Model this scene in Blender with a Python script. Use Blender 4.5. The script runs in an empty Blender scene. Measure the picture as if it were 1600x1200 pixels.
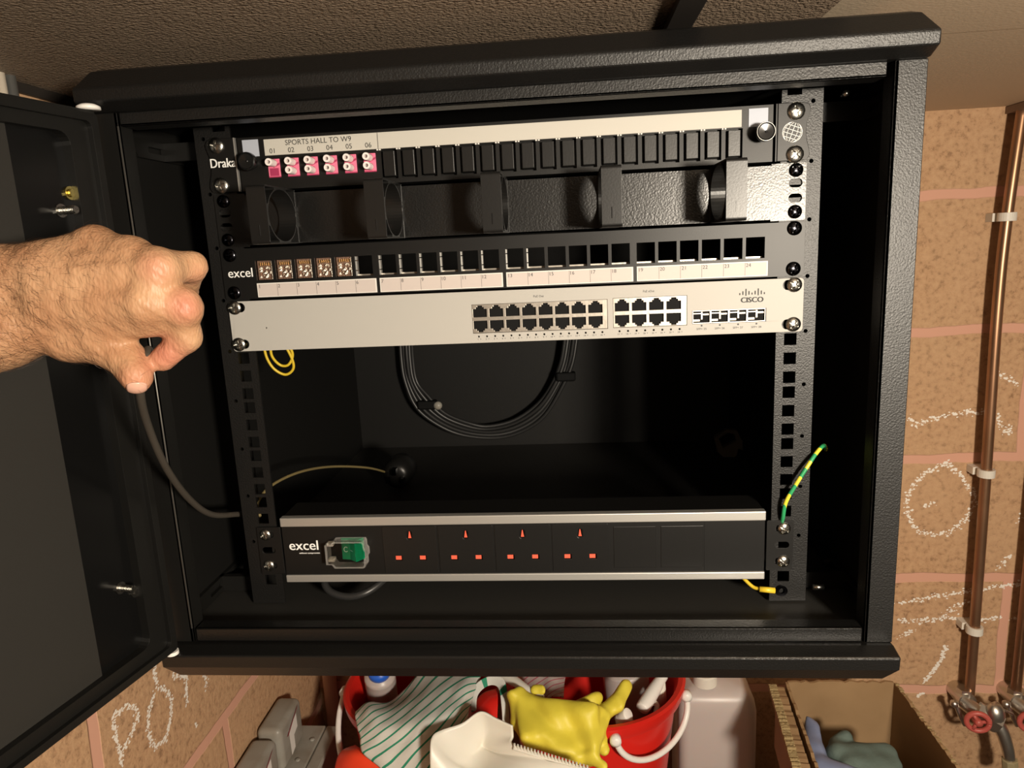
import bpy, bmesh, math, random
import numpy as np
from mathutils import Vector, Matrix
from mathutils.geometry import tessellate_polygon
random.seed(7); rng=np.random.RandomState(5)
S=bpy.context.scene; COL=S.collection
PI=math.pi; FL=1900.0                      # rack datum is 1.9 m above the floor; all sizes in millimetres
def V(p): return Vector((p[0]*.001,p[1]*.001,(p[2]+FL)*.001))

# ------------------------------------------------------------------ camera
RV=np.array([0.19805893,0.08339366,-0.03903067]); CC=np.array([54.735821,-594.086,-95.98794]); FOC=1110.0
def rod(r):
    th=np.linalg.norm(r); k=r/th; K=np.array([[0,-k[2],k[1]],[k[2],0,-k[0]],[-k[1],k[0],0]])
    return np.eye(3)+np.sin(th)*K+(1-np.cos(th))*K@K
RM=rod(RV)@np.array([[1,0,0],[0,0,-1],[0,1,0]],float)     # world -> (right, down, forward)
cam=bpy.data.cameras.new('camera'); co=bpy.data.objects.new('camera',cam); COL.objects.link(co)
cam.sensor_width=36; cam.lens=36*FOC/1600; cam.clip_start=.01; cam.clip_end=50
M=Matrix([list(RM[0]),list(-RM[1]),list(-RM[2])]).transposed()
co.matrix_world=Matrix.Translation(V(CC))@M.to_4x4(); S.camera=co
def ray(px,py): return RM.T@np.array([(px-800)/FOC,(py-600)/FOC,1.0])
def atp(px,py,ax,v):                       # where the sight line meets a real plane of the place
    d=ray(px,py); return CC+d*((v-CC[ax])/d[ax])
def atd(px,py,D): return CC+ray(px,py)*D

# ------------------------------------------------------------------ mesh helpers
class MB:
    def __init__(s): s.v=[]; s.f=[]; s.m=[]; s.uv=None
    def add(s,vs,fs,mi=0):
        o=len(s.v); s.v+= [tuple(map(float,q)) for q in vs]; s.f+=[tuple(i+o for i in f) for f in fs]; s.m+=[mi]*len(fs); return s
    def box(s,x0,x1,y0,y1,z0,z1,mi=0):
        return s.add([(x0,y0,z0),(x1,y0,z0),(x1,y1,z0),(x0,y1,z0),(x0,y0,z1),(x1,y0,z1),(x1,y1,z1),(x0,y1,z1)],
              [(3,2,1,0),(4,5,6,7),(0,1,5,4),(1,2,6,5),(2,3,7,6),(3,0,4,7)],mi)
    def plate(s,loops,a0,a1,ax='y',mi=0):   # 2-D outline with holes, extruded
        flat=[p for l in loops for p in l]; n=len(flat)
        tris=tessellate_polygon([[Vector((p[0],p[1],0)) for p in l] for l in loops])
        mp={'y':lambda p,a:(p[0],a,p[1]),'x':lambda p,a:(a,p[0],p[1]),'z':lambda p,a:(p[0],p[1],a)}[ax]
        vs=[mp(p,a0) for p in flat]+[mp(p,a1) for p in flat]
        fs=[tuple(t) for t in tris]+[tuple(i+n for i in reversed(t)) for t in tris]
        o=0
        for l in loops:
            k=len(l)
            for i in range(k):
                j=(i+1)%k; fs.append((o+i,o+j,n+o+j,n+o+i))
            o+=k
        return s.add(vs,fs,mi)
    def lathe(s,c,prof,axis='y',n=32,mi=0,cap=True):   # prof: (r, t) along axis
        vs=[];fs=[]
        for r,t in prof:
            for i in range(n):
                a=2*PI*i/n; u,w=r*math.cos(a),r*math.sin(a)
                vs.append({'y':(c[0]+u,c[1]+t,c[2]+w),'x':(c[0]+t,c[1]+u,c[2]+w),'z':(c[0]+u,c[1]+w,c[2]+t)}[axis])
        for k in range(len(prof)-1):
            for i in range(n):
                j=(i+1)%n; fs.append((k*n+i,k*n+j,(k+1)*n+j,(k+1)*n+i))
        if cap: fs.append(tuple(range(n))); fs.append(tuple(range((len(prof)-1)*n,len(prof)*n)))
        return s.add(vs,fs,mi)
    def tube(s,pts,r,n=10,mi=0,smooth=6,cap=True):
        P=[Vector(p) for p in pts]
        if smooth>1 and len(P)>2: P=catmull(P,smooth)
        rr=r if callable(r) else (lambda t:r)
        vs=[];fs=[];N=len(P); up=None
        for i,p in enumerate(P):
            d=(P[min(i+1,N-1)]-P[max(i-1,0)]).normalized()
            if up is None: up=d.orthogonal().normalized()
            up=(up-d*up.dot(d)).normalized(); w=d.cross(up); R=rr(i/(N-1))
            for k in range(n):
                a=2*PI*k/n; vs.append(p+(up*math.cos(a)+w*math.sin(a))*R)
        for i in range(N-1):
            for k in range(n):
                j=(k+1)%n; fs.append((i*n+k,i*n+j,(i+1)*n+j,(i+1)*n+k))
        if cap: fs.append(tuple(range(n))); fs.append(tuple(range((N-1)*n,N*n)))
        return s.add(vs,fs,mi)
    def build(s,name,mat,parent=None,smooth=False,bevel=0,origin=None,fix=True,seg=2,auto=None):
        me=bpy.data.meshes.new(name)
        org=Vector(origin) if origin is not None else (Vector(parent['_o']) if parent is not None and '_o' in parent else Vector((0,0,0)))
        me.from_pydata([tuple((Vector(v)-org)*.001) for v in s.v],[],s.f)
        mats=mat if isinstance(mat,(list,tuple)) else [mat]
        for m in mats: me.materials.append(m)
        if len(mats)>1: me.polygons.foreach_set('material_index',s.m)
        if s.uv:
            ul=me.uv_layers.new(name='UVMap'); 
            for l in me.loops: ul.data[l.index].uv=s.uv[l.vertex_index]
        if fix:
            bm=bmesh.new(); bm.from_mesh(me); bmesh.ops.recalc_face_normals(bm,faces=bm.faces); bm.to_mesh(me); bm.free()
        me.update()
        if smooth: me.polygons.foreach_set('use_smooth',[True]*len(me.polygons))
        if auto is not None:
            me.polygons.foreach_set('use_smooth',[True]*len(me.polygons))
            me.set_sharp_from_angle(angle=math.radians(auto))
        o=bpy.data.objects.new(name,me); COL.objects.link(o)
        if parent is not None:
            o.parent=parent; po=Vector(parent['_o']) if '_o' in parent else Vector((0,0,0))
            o.location=(org-po)*.001
        else: o.location=V(org)
        if bevel:
            b=o.modifiers.new('bevel','BEVEL'); b.width=bevel*.001; b.segments=seg; b.limit_method='ANGLE'; b.angle_limit=math.radians(40)
            b.harden_normals=False
        o['_o']=tuple(org)
        return o
def catmull(P,k):
    out=[];n=len(P)
    for i in range(n-1):
        p0,p1,p2,p3=P[max(i-1,0)],P[i],P[i+1],P[min(i+2,n-1)]
        for j in range(k):
            t=j/k; out.append(.5*((2*p1)+(p2-p0)*t+(2*p0-5*p1+4*p2-p3)*t*t+(3*p1-p0-3*p2+p3)*t**3))
    out.append(P[-1]); return out
def tag(o,label,cat,group=None):
    o['label']=label; o['category']=cat
    if group: o['group']=group
    return o
def thing(name,org,label,cat,group=None):
    o=bpy.data.objects.new(name,None); COL.objects.link(o); o.location=V(org); o['_o']=tuple(map(float,org)); o.empty_display_size=.02
    return tag(o,label,cat,group)
def struct(o): o['kind']='structure'; return o
def dup(o,parent,off):                       # copy a part (and its sub-parts) shifted by off mm
    c=o.copy(); COL.objects.link(c); c.parent=parent; c.location=o.location+Vector(off)*.001
    for ch in list(o.children):
        g=ch.copy(); COL.objects.link(g); g.parent=c
    return c
def rr(x0,x1,z0,z1,r,n=5):
    L=[]
    for cx,cz,a in ((x1-r,z1-r,0),(x0+r,z1-r,90),(x0+r,z0+r,180),(x1-r,z0+r,270)):
        for i in range(n+1):
            t=math.radians(a+90*i/n); L.append((cx+r*math.cos(t),cz+r*math.sin(t)))
    return L
def rect(x0,x1,z0,z1): return [(x0,z0),(x1,z0),(x1,z1),(x0,z1)]
def circ(cx,cz,r,n=20,rz=None): return [(cx+r*math.cos(2*PI*i/n),cz+(rz or r)*math.sin(2*PI*i/n)) for i in range(n)]

# text becomes flat printed mesh facing the viewer side (-y)
def text_mesh(s):
    cu=bpy.data.curves.new('t','FONT'); cu.body=s; cu.resolution_u=3
    o=bpy.data.objects.new('t',cu); COL.objects.link(o)
    me=bpy.data.meshes.new_from_object(o.evaluated_get(bpy.context.evaluated_depsgraph_get()))
    vs=[tuple(v.co) for v in me.vertices]; fs=[tuple(p.vertices) for p in me.polygons]
    bpy.data.objects.remove(o); bpy.data.curves.remove(cu); bpy.data.meshes.remove(me)
    return np.array(vs),fs
def put_text(mb,s,cx,cz,w=None,h=None,y=0.0,mi=0,bold=0):
    vs,fs=text_mesh(s)
    lo,hi=vs.min(0),vs.max(0); c=(lo+hi)/2
    sw=(w/(hi[0]-lo[0])) if w else None; sh=(h/(hi[1]-lo[1])) if h else None
    sw=sw or sh; sh=sh or sw
    for b in ([0] if not bold else [-bold,0,bold]):
        mb.add([(cx+b+(v[0]-c[0])*sw,y-(.01*b),cz+(v[1]-c[1])*sh) for v in vs],fs,mi)

# ------------------------------------------------------------------ materials
def mat(name,col,rough=.5,metal=0,spec=.5,bump=None,trans=0,ior=1.45,sss=0,noise=None,coat=0,alpha=1):
    m=bpy.data.materials.new(name); m.use_nodes=True; nt=m.node_tree; b=nt.nodes['Principled BSDF']
    b.inputs['Base Color'].default_value=(*col,1); b.inputs['Roughness'].default_value=rough; b.inputs['Metallic'].default_value=metal
    b.inputs['Specular IOR Level'].default_value=spec; b.inputs['IOR'].default_value=ior; b.inputs['Transmission Weight'].default_value=trans
    b.inputs['Coat Weight'].default_value=coat; b.inputs['Alpha'].default_value=alpha
    if sss:
        b.inputs['Subsurface Weight'].default_value=sss; b.inputs['Subsurface Radius'].default_value=(1,.35,.2); b.inputs['Subsurface Scale'].default_value=.003
    tc=nt.nodes.new('ShaderNodeTexCoord')
    if bump:
        sc,st,det=bump[:3]
        n=nt.nodes.new('ShaderNodeTexNoise'); n.inputs['Scale'].default_value=sc; n.inputs['Detail'].default_value=det
        nt.links.new(tc.outputs['Object'],n.inputs['Vector'])
        bp=nt.nodes.new('ShaderNodeBump'); bp.inputs['Strength'].default_value=st; bp.inputs['Distance'].default_value=bump[3] if len(bump)>3 else .001
        nt.links.new(n.outputs['Fac'],bp.inputs['Height']); nt.links.new(bp.outputs['Normal'],b.inputs['Normal'])
    if noise:      # (scale, colour2, lo, hi)
        n=nt.nodes.new('ShaderNodeTexNoise'); n.inputs['Scale'].default_value=noise[0]; n.inputs['Detail'].default_value=6
        nt.links.new(tc.outputs['Object'],n.inputs['Vector'])
        cr=nt.nodes.new('ShaderNodeValToRGB'); cr.color_ramp.elements[0].position=noise[2]; cr.color_ramp.elements[1].position=noise[3]
        cr.color_ramp.elements[0].color=(*col,1); cr.color_ramp.elements[1].color=(*noise[1],1)
        nt.links.new(n.outputs['Fac'],cr.inputs['Fac']); nt.links.new(cr.outputs['Color'],b.inputs['Base Color'])
    return m
STEEL=mat('black_textured_powder_coat',(.006,.0058,.0055),.43,spec=.5,bump=(700,.3,2,.0009))
STEELM=mat('black_glossy_textured_paint',(.006,.0058,.0055),.32,spec=.6,bump=(640,.22,2,.0008))
STEELS=mat('black_smooth_powder_coat',(.006,.0058,.0052),.42,spec=.5,bump=(900,.12,1,.0004))
INNER=mat('black_satin_steel',(.0052,.005,.0045),.6,spec=.3,bump=(700,.15,2,.0005))
FLC=mat('cabinet_floor_lit_tone',(.022,.021,.019),.5,spec=.5,bump=(900,.2,2,.0005))  # paler than the other inner steel, paints in light falling on the floor
PLATE=mat('black_satin_panel',(.006,.0058,.0055),.42,spec=.38,bump=(1500,.1,2,.0002))
PLAST=mat('black_plastic',(.008,.0078,.0075),.34,spec=.5,bump=(600,.1,3,.0004))
PLASG=mat('black_gloss_plastic',(.008,.008,.008),.22,spec=.5)
VOID=mat('deep_black',(.003,.003,.003),.7,spec=.2)
GASK=mat('door_glass_border',(.004,.004,.004),.28,spec=.4)
DPAN=mat('door_grey_sheet',(.022,.0205,.018),.55,spec=.4,bump=(900,.15,2,.0004))
CHROME=mat('zinc_screw',(.42,.41,.38),.24,metal=1,bump=(1500,.25,2,.0004))
BSCREW=mat('black_screw_metal',(.03,.03,.035),.2,metal=1)
BRASS=mat('brass',(.55,.45,.16),.3,metal=1)
SILVER=mat('silver_faceplate',(.41,.398,.37),.48,metal=0,spec=.3,bump=(3000,.05,2,.0002))
SHIELD=mat('port_shield_metal',(.40,.365,.32),.38,metal=.8,bump=(200,.1,2,.001))
ALU=mat('brushed_aluminium',(.55,.54,.51),.42,metal=.75)
LABEL=mat('label_paper',(.50,.48,.43),.6)
LABELB=mat('bluish_label_film',(.40,.43,.50),.45)
LABELP=mat('number_label',(.52,.46,.43),.55)
LABELW=mat('label_holder_white',(.68,.66,.62),.5)
INK=mat('black_ink',(.012,.012,.012),.6)
GREYINK=mat('grey_ink',(.05,.05,.055),.6)
WPRINT=mat('white_print',(.80,.80,.78),.5)
PINK=mat('pink_adapter',(.72,.16,.27),.4)
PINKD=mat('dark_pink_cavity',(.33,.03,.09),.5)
CAP=mat('white_dust_cap',(.80,.72,.70),.4,sss=.1)
GOLD=mat('gold_contacts',(.7,.55,.25),.3,metal=1)
COPB=mat('jack_brown_metal',(.28,.17,.12),.35,metal=.6,bump=(900,.5,3,.001))
JACKM=mat('jack_die_cast',(.80,.74,.64),.3,metal=.45,bump=(500,.8,3,.002))
GREEN=mat('green_rocker',(.0,.24,.10),.3,spec=.5)
CLEAR=mat('clear_cover',(.95,.95,.95),.04,trans=1,ior=1.06)
FROST=mat('frosted_clear_plastic',(.60,.58,.55),.2,alpha=.22)
RED=mat('red_shutter',(.80,.12,.07),.35)
SKIN=mat('skin',(.50,.27,.155),.46,spec=.4,sss=.12)
NAIL=mat('fingernail',(.62,.36,.27),.3,spec=.5)
HAIR=mat('arm_hair',(.045,.022,.012),.5)
CABLE=mat('dark_grey_cable',(.055,.047,.038),.42)
BCAB=mat('black_cable',(.02,.02,.02),.38)
YELW=mat('yellow_wire',(.62,.44,.03),.4)
BROWNW=mat('olive_wire',(.18,.14,.06),.45)
COPPER=mat('copper_pipe',(.44,.24,.14),.36,metal=.85,noise=(9,(.28,.16,.09),.35,.7))
CLIP=mat('white_pipe_clip',(.72,.68,.60),.45)
WPIPE=mat('cream_conduit',(.62,.55,.45),.45)
GALV=mat('galvanised_tube',(.42,.43,.42),.32,metal=.8)
PINKP=mat('painted_pipe',(.56,.34,.26),.55)
GREYM=mat('grey_enamel',(.30,.285,.25),.40,spec=.5,noise=(26,(.22,.19,.15),.45,.75))
REDP=mat('red_plastic',(.62,.018,.012),.32,spec=.5)
ORED=mat('orange_red_plastic',(.85,.06,.02),.4)
WPL=mat('white_plastic',(.74,.71,.63),.38,sss=.1)
WPLB=mat('bright_white_plastic',(.80,.78,.74),.35)
MILK=mat('milky_plastic',(.50,.44,.42),.35,sss=.35)
BLUE=mat('blue_cap',(.02,.12,.62),.35)
GLOVE=mat('yellow_rubber',(.74,.62,.06),.5,bump=(160,.3,3,.001))
CARD=mat('cardboard',(.30,.19,.095),.75,bump=(90,.15,3,.001),noise=(14,(.25,.155,.075),.4,.7))
CARDE=mat('cardboard_edge',(.34,.25,.12),.8,bump=(400,1,2,.002))
BLUEG=mat('blue_nitrile',(.16,.19,.30),.5)
GRNG=mat('dark_green_cloth',(.09,.125,.11),.8,bump=(300,.4,3,.001))
CHALK=mat('chalk',(.86,.80,.72),.9)
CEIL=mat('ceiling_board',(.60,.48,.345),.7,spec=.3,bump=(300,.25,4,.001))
CEILT=mat('shade_toned_textured_board',(.28,.21,.15),.55,spec=.5,bump=(330,1,3,.004))  # textured board, colour darkened to paint in the soft shadow on the left ceiling
TRIM=mat('dark_trim',(.022,.018,.015),.6)
BEAM=mat('brown_beam',(.20,.125,.08),.7,bump=(80,.3,3,.002))
FLOORM=mat('concrete_floor',(.16,.13,.11),.8,bump=(40,.3,5,.002))
WOOD=mat('dark_bench_wood',(.07,.045,.03),.7,bump=(60,.3,4,.001))
TAPM=mat('chrome_tap',(.62,.58,.52),.36,metal=1,bump=(90,.2,2,.001))
REDH=mat('red_tap_wheel',(.50,.10,.08),.4)
OLIVE=mat('hose_nut',(.34,.28,.16),.45)

def earth_mat():
    m=mat('green_yellow_sleeve',(.05,.35,.12),.35); nt=m.node_tree; b=nt.nodes['Principled BSDF']
    tc=nt.nodes.new('ShaderNodeTexCoord'); w=nt.nodes.new('ShaderNodeTexWave'); w.inputs['Scale'].default_value=26; w.inputs['Distortion'].default_value=1.2
    w.bands_direction='DIAGONAL'
    nt.links.new(tc.outputs['Object'],w.inputs['Vector']); cr=nt.nodes.new('ShaderNodeValToRGB'); cr.color_ramp.interpolation='CONSTANT'
    cr.color_ramp.elements[1].position=.5; cr.color_ramp.elements[0].color=(.03,.30,.11,1); cr.color_ramp.elements[1].color=(.70,.62,.05,1)
    nt.links.new(w.outputs['Color'],cr.inputs['Fac']); nt.links.new(cr.outputs['Color'],b.inputs['Base Color']); return m
EARTH=earth_mat()

def stripe_mat(name,base,stripe,scale,width):
    m=mat(name,base,.85,spec=.2,bump=(700,.5,3,.0008)); nt=m.node_tree; b=nt.nodes['Principled BSDF']
    uv=nt.nodes.new('ShaderNodeTexCoord'); sp=nt.nodes.new('ShaderNodeSeparateXYZ'); nt.links.new(uv.outputs['UV'],sp.inputs[0])
    mu=nt.nodes.new('ShaderNodeMath'); mu.operation='MULTIPLY'; mu.inputs[1].default_value=scale; nt.links.new(sp.outputs['X'],mu.inputs[0])
    fr=nt.nodes.new('ShaderNodeMath'); fr.operation='FRACT'; nt.links.new(mu.outputs[0],fr.inputs[0])
    lt=nt.nodes.new('ShaderNodeMath'); lt.operation='LESS_THAN'; lt.inputs[1].default_value=width; nt.links.new(fr.outputs[0],lt.inputs[0])
    mx=nt.nodes.new('ShaderNodeMix'); mx.data_type='RGBA'; mx.inputs[6].default_value=(*base,1); mx.inputs[7].default_value=(*stripe,1)
    nt.links.new(lt.outputs[0],mx.inputs[0]); nt.links.new(mx.outputs[2],b.inputs['Base Color']); return m
CLOTHG=stripe_mat('green_striped_cloth',(.64,.64,.60),(.03,.26,.15),11.5,.2)
CLOTHG2=stripe_mat('green_striped_cloth_strip',(.60,.60,.56),(.035,.25,.15),3,.2)
CLOTHP=stripe_mat('pink_striped_cloth',(.56,.47,.45),(.50,.12,.17),7,.18)

def brick_mat(name,axis,off):
    m=bpy.data.materials.new(name); m.use_nodes=True; nt=m.node_tree; b=nt.nodes['Principled BSDF']; b.inputs['Roughness'].default_value=.85
    b.inputs['Specular IOR Level'].default_value=.2
    N=nt.nodes.new; L=nt.links.new
    g=N('ShaderNodeNewGeometry'); sp=N('ShaderNodeSeparateXYZ'); L(g.outputs['Position'],sp.inputs[0])
    a=N('ShaderNodeMath'); a.inputs[1].default_value=off[0]; L(sp.outputs[axis],a.inputs[0])
    c=N('ShaderNodeMath'); c.inputs[1].default_value=off[1]; L(sp.outputs['Z'],c.inputs[0])
    nz=N('ShaderNodeTexNoise'); nz.inputs['Scale'].default_value=16; nz.inputs['Detail'].default_value=4; L(g.outputs['Position'],nz.inputs['Vector'])
    cb=N('ShaderNodeCombineXYZ'); L(a.outputs[0],cb.inputs[0]); L(c.outputs[0],cb.inputs[1])
    sc_=N('ShaderNodeVectorMath'); sc_.operation='MULTIPLY_ADD'; sc_.inputs[1].default_value=(.010,.010,0); sc_.inputs[2].default_value=(-.005,-.005,0); L(nz.outputs['Color'],sc_.inputs[0])
    mxv=N('ShaderNodeVectorMath'); mxv.operation='ADD'; L(cb.outputs[0],mxv.inputs[0]); L(sc_.outputs[0],mxv.inputs[1])
    br=N('ShaderNodeTexBrick'); br.inputs['Scale'].default_value=1; br.inputs['Brick Width'].default_value=.455; br.inputs['Row Height'].default_value=.201
    br.inputs['Mortar Size'].default_value=.0085; br.inputs['Mortar Smooth'].default_value=.25; br.inputs['Bias'].default_value=0
    L(mxv.outputs[0],br.inputs['Vector'])
    n2=N('ShaderNodeTexNoise'); n2.inputs['Scale'].default_value=120; n2.inputs['Detail'].default_value=8; n2.inputs['Roughness'].default_value=.7; L(g.outputs['Position'],n2.inputs['Vector'])
    cr=N('ShaderNodeValToRGB'); e=cr.color_ramp.elements; e[0].position=.36; e[0].color=(.18,.085,.04,1); e[1].position=.62; e[1].color=(.58,.36,.205,1)
    k=cr.color_ramp.elements.new(.46); k.color=(.47,.27,.145,1); L(n2.outputs['Fac'],cr.inputs['Fac'])
    n3=N('ShaderNodeTexNoise'); n3.inputs['Scale'].default_value=7; n3.inputs['Detail'].default_value=4; L(g.outputs['Position'],n3.inputs['Vector'])
    mm=N('ShaderNodeMix'); mm.data_type='RGBA'; L(n3.outputs['Fac'],mm.inputs[0]); mm.inputs[6].default_value=(.56,.36,.21,1); L(cr.outputs['Color'],mm.inputs[7])
    mo=N('ShaderNodeMix'); mo.data_type='RGBA'; L(br.outputs['Fac'],mo.inputs[0]); L(mm.outputs[2],mo.inputs[6]); mo.inputs[7].default_value=(.64,.35,.25,1)
    L(mo.outputs[2],b.inputs['Base Color'])
    # relief: pitted blocks, flush mortar
    iv=N('ShaderNodeMath'); iv.operation='SUBTRACT'; iv.inputs[0].default_value=1; L(br.outputs['Fac'],iv.inputs[1])
    hh=N('ShaderNodeMath'); hh.operation='MULTIPLY'; L(n2.outputs['Fac'],hh.inputs[0]); L(iv.outputs[0],hh.inputs[1])
    bp=N('ShaderNodeBump'); bp.inputs['Strength'].default_value=.55; bp.inputs['Distance'].default_value=.004; L(hh.outputs[0],bp.inputs['Height']); L(bp.outputs['Normal'],b.inputs['Normal'])
    return m
# rows: mortar lines at z = -63 - 201k (mm from the rack datum)
zoff=-(FL-63-7.5*0)/1000+.201*20
BRB=brick_mat('blockwork_back','X',(-.741-.2275+.455*6,zoff-.006)); BRL=brick_mat('blockwork_left','Y',(.022+.455*6,zoff+.026))

# ------------------------------------------------------------------ the room
WB=523.0; WL=-418.0; CZ=60.0
struct(MB().box(WL-80,1500,WB,WB+80,-FL,CZ+4).build('wall_back',BRB))
struct(MB().box(WL-80,WL,-1700,WB,-FL,CZ+4).build('wall_left',BRL))
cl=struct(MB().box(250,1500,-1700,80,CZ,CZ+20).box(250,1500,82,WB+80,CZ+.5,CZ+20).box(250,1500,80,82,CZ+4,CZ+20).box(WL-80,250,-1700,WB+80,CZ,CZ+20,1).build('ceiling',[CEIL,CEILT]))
struct(MB().box(WL-80,1500,-1700,WB+80,-FL-50,-FL).build('floor',FLOORM))
struct(MB().box(131,151,-560,300,CZ-5,CZ).build('trim_1',TRIM,bevel=1))
struct(MB().box(676,760,-1600,WB,CZ-10,CZ).build('trim_2',BEAM,bevel=1))
struct(MB().box(WL,WL+5,-1600,WB,CZ-9,CZ).build('trim_3',TRIM,bevel=1))

def chalk(name,strokes,plane,wall,size=3.2,dens=1.0,jit=3.0):
    mb=MB()
    for st in strokes:
        P=[Vector(atp(x,y,plane[0],plane[1])) for x,y in st]
        P=catmull(P,8) if len(P)>2 else [P[0].lerp(P[1],t/8) for t in range(9)]
        for i in range(len(P)-1):
            seg=P[i+1]-P[i]; n=max(1,int(seg.length*dens))
            for _ in range(n):
                p=P[i]+seg*random.random()
                c=[p.x,p.y,p.z]
                for ax in range(3):
                    if ax!=plane[0]: c[ax]+=random.gauss(0,jit)
                s=size*random.uniform(.35,1.15); a0=random.random()*6.28; k=random.choice((4,5,6)); up=.2+.0011*len(mb.f)
                q=[]
                for j in range(k):
                    a=a0+2*PI*j/k; r=s*random.uniform(.5,1); u,w=r*math.cos(a),r*math.sin(a)*random.uniform(.5,1)
                    if plane[0]==1: q.append((c[0]+u,plane[1]-up,c[2]+w))
                    else: q.append((plane[1]+up,c[1]+u,c[2]+w))
                mb.add(q,[tuple(range(k))])
    o=mb.build(name,CHALK,wall,fix=False,origin=(0,0,-FL) if False else None); return o
wb=bpy.data.objects['wall_back']; wl=bpy.data.objects['wall_left']
chalk('chalk_drawing',[
 [(1420,650),(1432,663),(1450,656),(1475,650),(1500,646),(1537,645)],[(1561,583),(1575,592),(1592,600)],[(1556,650),(1568,668),(1574,680),(1582,664)],
 [(1414,788),(1425,762),(1448,738),(1478,724),(1500,744),(1520,770),(1522,786),(1512,806),(1492,824),(1462,836),(1432,826),(1420,806),(1416,786)],
 [(1440,793),(1462,784)],[(1560,889),(1578,867)],[(1403,942),(1430,938),(1460,932),(1485,928),(1520,922),(1545,918),(1570,915),(1600,912)],
 [(1405,968),(1440,970),(1480,965),(1510,968),(1545,966),(1566,962)],[(1470,962),(1490,950),(1512,938)],[(1404,996),(1416,990),(1430,984)],[(1588,815),(1600,804)],
 [(1580,965),(1600,962)]],(1,WB),wb,3.0,1.0,2.5)
chalk('chalk_writing',[[(1443,1066),(1462,1044),(1480,1010)],[(1433,1089),(1442,1081)]],(1,WB),wb,3.3,1.5,1.7)
chalk('chalk_writing',[[(175,1122),(190,1110),(208,1104),(215,1120),(208,1140),(195,1165),(187,1184)],[(177,1124),(181,1150),(187,1178),(190,1199)],
 [(240,1040),(242,1056),(246,1074)],[(250,1076),(262,1082),(267,1100),(265,1125),(257,1155),(245,1165),(235,1158),(231,1140),(232,1110),(241,1084)],
 [(268,1056),(290,1057),(290,1076),(291,1103)],[(318,1056),(322,1063),(320,1076)],[(303,1131),(306,1134)]],(0,WL),wl,2.6,1.7,1.7)

# ------------------------------------------------------------------ network cabinet
FY=-60.0
cab=thing('network_cabinet',(0,WB,-200),'black steel wall-mounted network cabinet with its door swung open to the left','cabinet')
def lipbox(name,pr):       # pr: list of (y, z, halfwidth)
    n=len(pr); vs=[(-w,y,z) for y,z,w in pr]+[(w,y,z) for y,z,w in pr]
    fs=[tuple(range(n)),tuple(range(n,2*n))]+[(i,(i+1)%n,n+(i+1)%n,n+i) for i in range(n)]
    return MB().add(vs,fs).build(name,STEELM if name=='base' else STEEL,cab,bevel=1.6,seg=3)
lipbox('roof',[(FY,13,300),(-64,13,300),(-76,18,300),(-77,27,300),(-64,41,293),(-56,44,290),(WB,44,290),(WB,13,300)])
lipbox('base',[(FY,-421,300),(-64,-421,300),(-77,-424,300),(-77,-434.5,300),(-66,-449,293),(-58,-452,290),(WB,-452,290),(WB,-421,300)])
lf=MB(); lf.box(-300,-278.5,FY,FY+3,-421,13).box(-281.5,-278.5,FY,FY+18,-421,13); lf.build('front_post',STEELS,cab,bevel=.6)
MB().tube([(-278.7,FY-.3,3),(-278.7,FY-.3,-408)],.75,8,smooth=1).build('highlight_strip',mat('edge_highlight',(.22,.21,.19),.4,metal=.8),cab,smooth=True)  # added bright bead, paints the highlight along the left post edge
rf=MB(); rf.box(278.5,300,FY,FY+3,-421,13).box(278.5,281.5,FY,FY+18,-421,13); rf.build('front_post',STEEL,cab,bevel=.6)
MB().box(-278,274,FY+2,FY+5,3.3,13).box(-278,274,FY+2,FY+22,3.3,5.3).build('top_bar',STEEL,cab,bevel=.5)
MB().box(-276,277,FY,FY+3,-420.5,-408.5).box(-276,277,FY,FY+14,-410.5,-408.5).build('bottom_bar',STEELM,cab,bevel=1.1,seg=3)
MB().box(-300,-297,FY+3,WB,-421,13).build('side_panel',INNER,cab)
MB().box(297,300,FY+3,WB,-421,13).build('side_panel',INNER,cab)
MB().box(-297,297,WB-6,WB-3,-421,13).build('back_panel',INNER,cab)
MB().box(-297,297,FY+14,WB-6,-421,-418.5).build('floor_panel',FLC,cab)
def rail(sg):
    ho=[]
    for u in range(9):
        for k in range(3):
            cz=-(u*44.45+6.35+15.875*k); ho.append(rect(232.55-5,232.55+5,cz-4.9,cz+4.9))
        ho.append(circ(244.5,-(u+0)*44.45 if u else -.1,1.7,12))
    o=[(221,-417),(252,-417),(252,9),(236,9),(236,5),(225,5),(225,9),(221,9)]
    loops=[[(sg*x,z) for x,z in l] for l in [o]+ho]
    mb=MB().plate(loops,0,2); mb.box(min(sg*250,sg*252),max(sg*250,sg*252),2,32,-417,9)
    return mb.build('mounting_rail',STEEL,cab)
rail(1); rail(-1)
for sg in (-1,1):
    for z0,z1 in ((-13,2),(-417,-402)):
        mb=MB(); a,b=sorted((sg*296,sg*254))
        mb.box(a,b,24,30,z0,z1)
        a,b=sorted((sg*297,sg*293)); mb.plate([[(-30,z1),(-14,z0),(140,z0),(140,z1)],rr(0,60,(z0+z1)/2-2.5,(z0+z1)/2+2.5,2)],a,b,'x')
        mb.lathe((sg*290,60,(z0+z1)/2),[(4,-3),(4,3)],'x',12)
        mb.build('rail_bracket',STEELS,cab)
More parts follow.
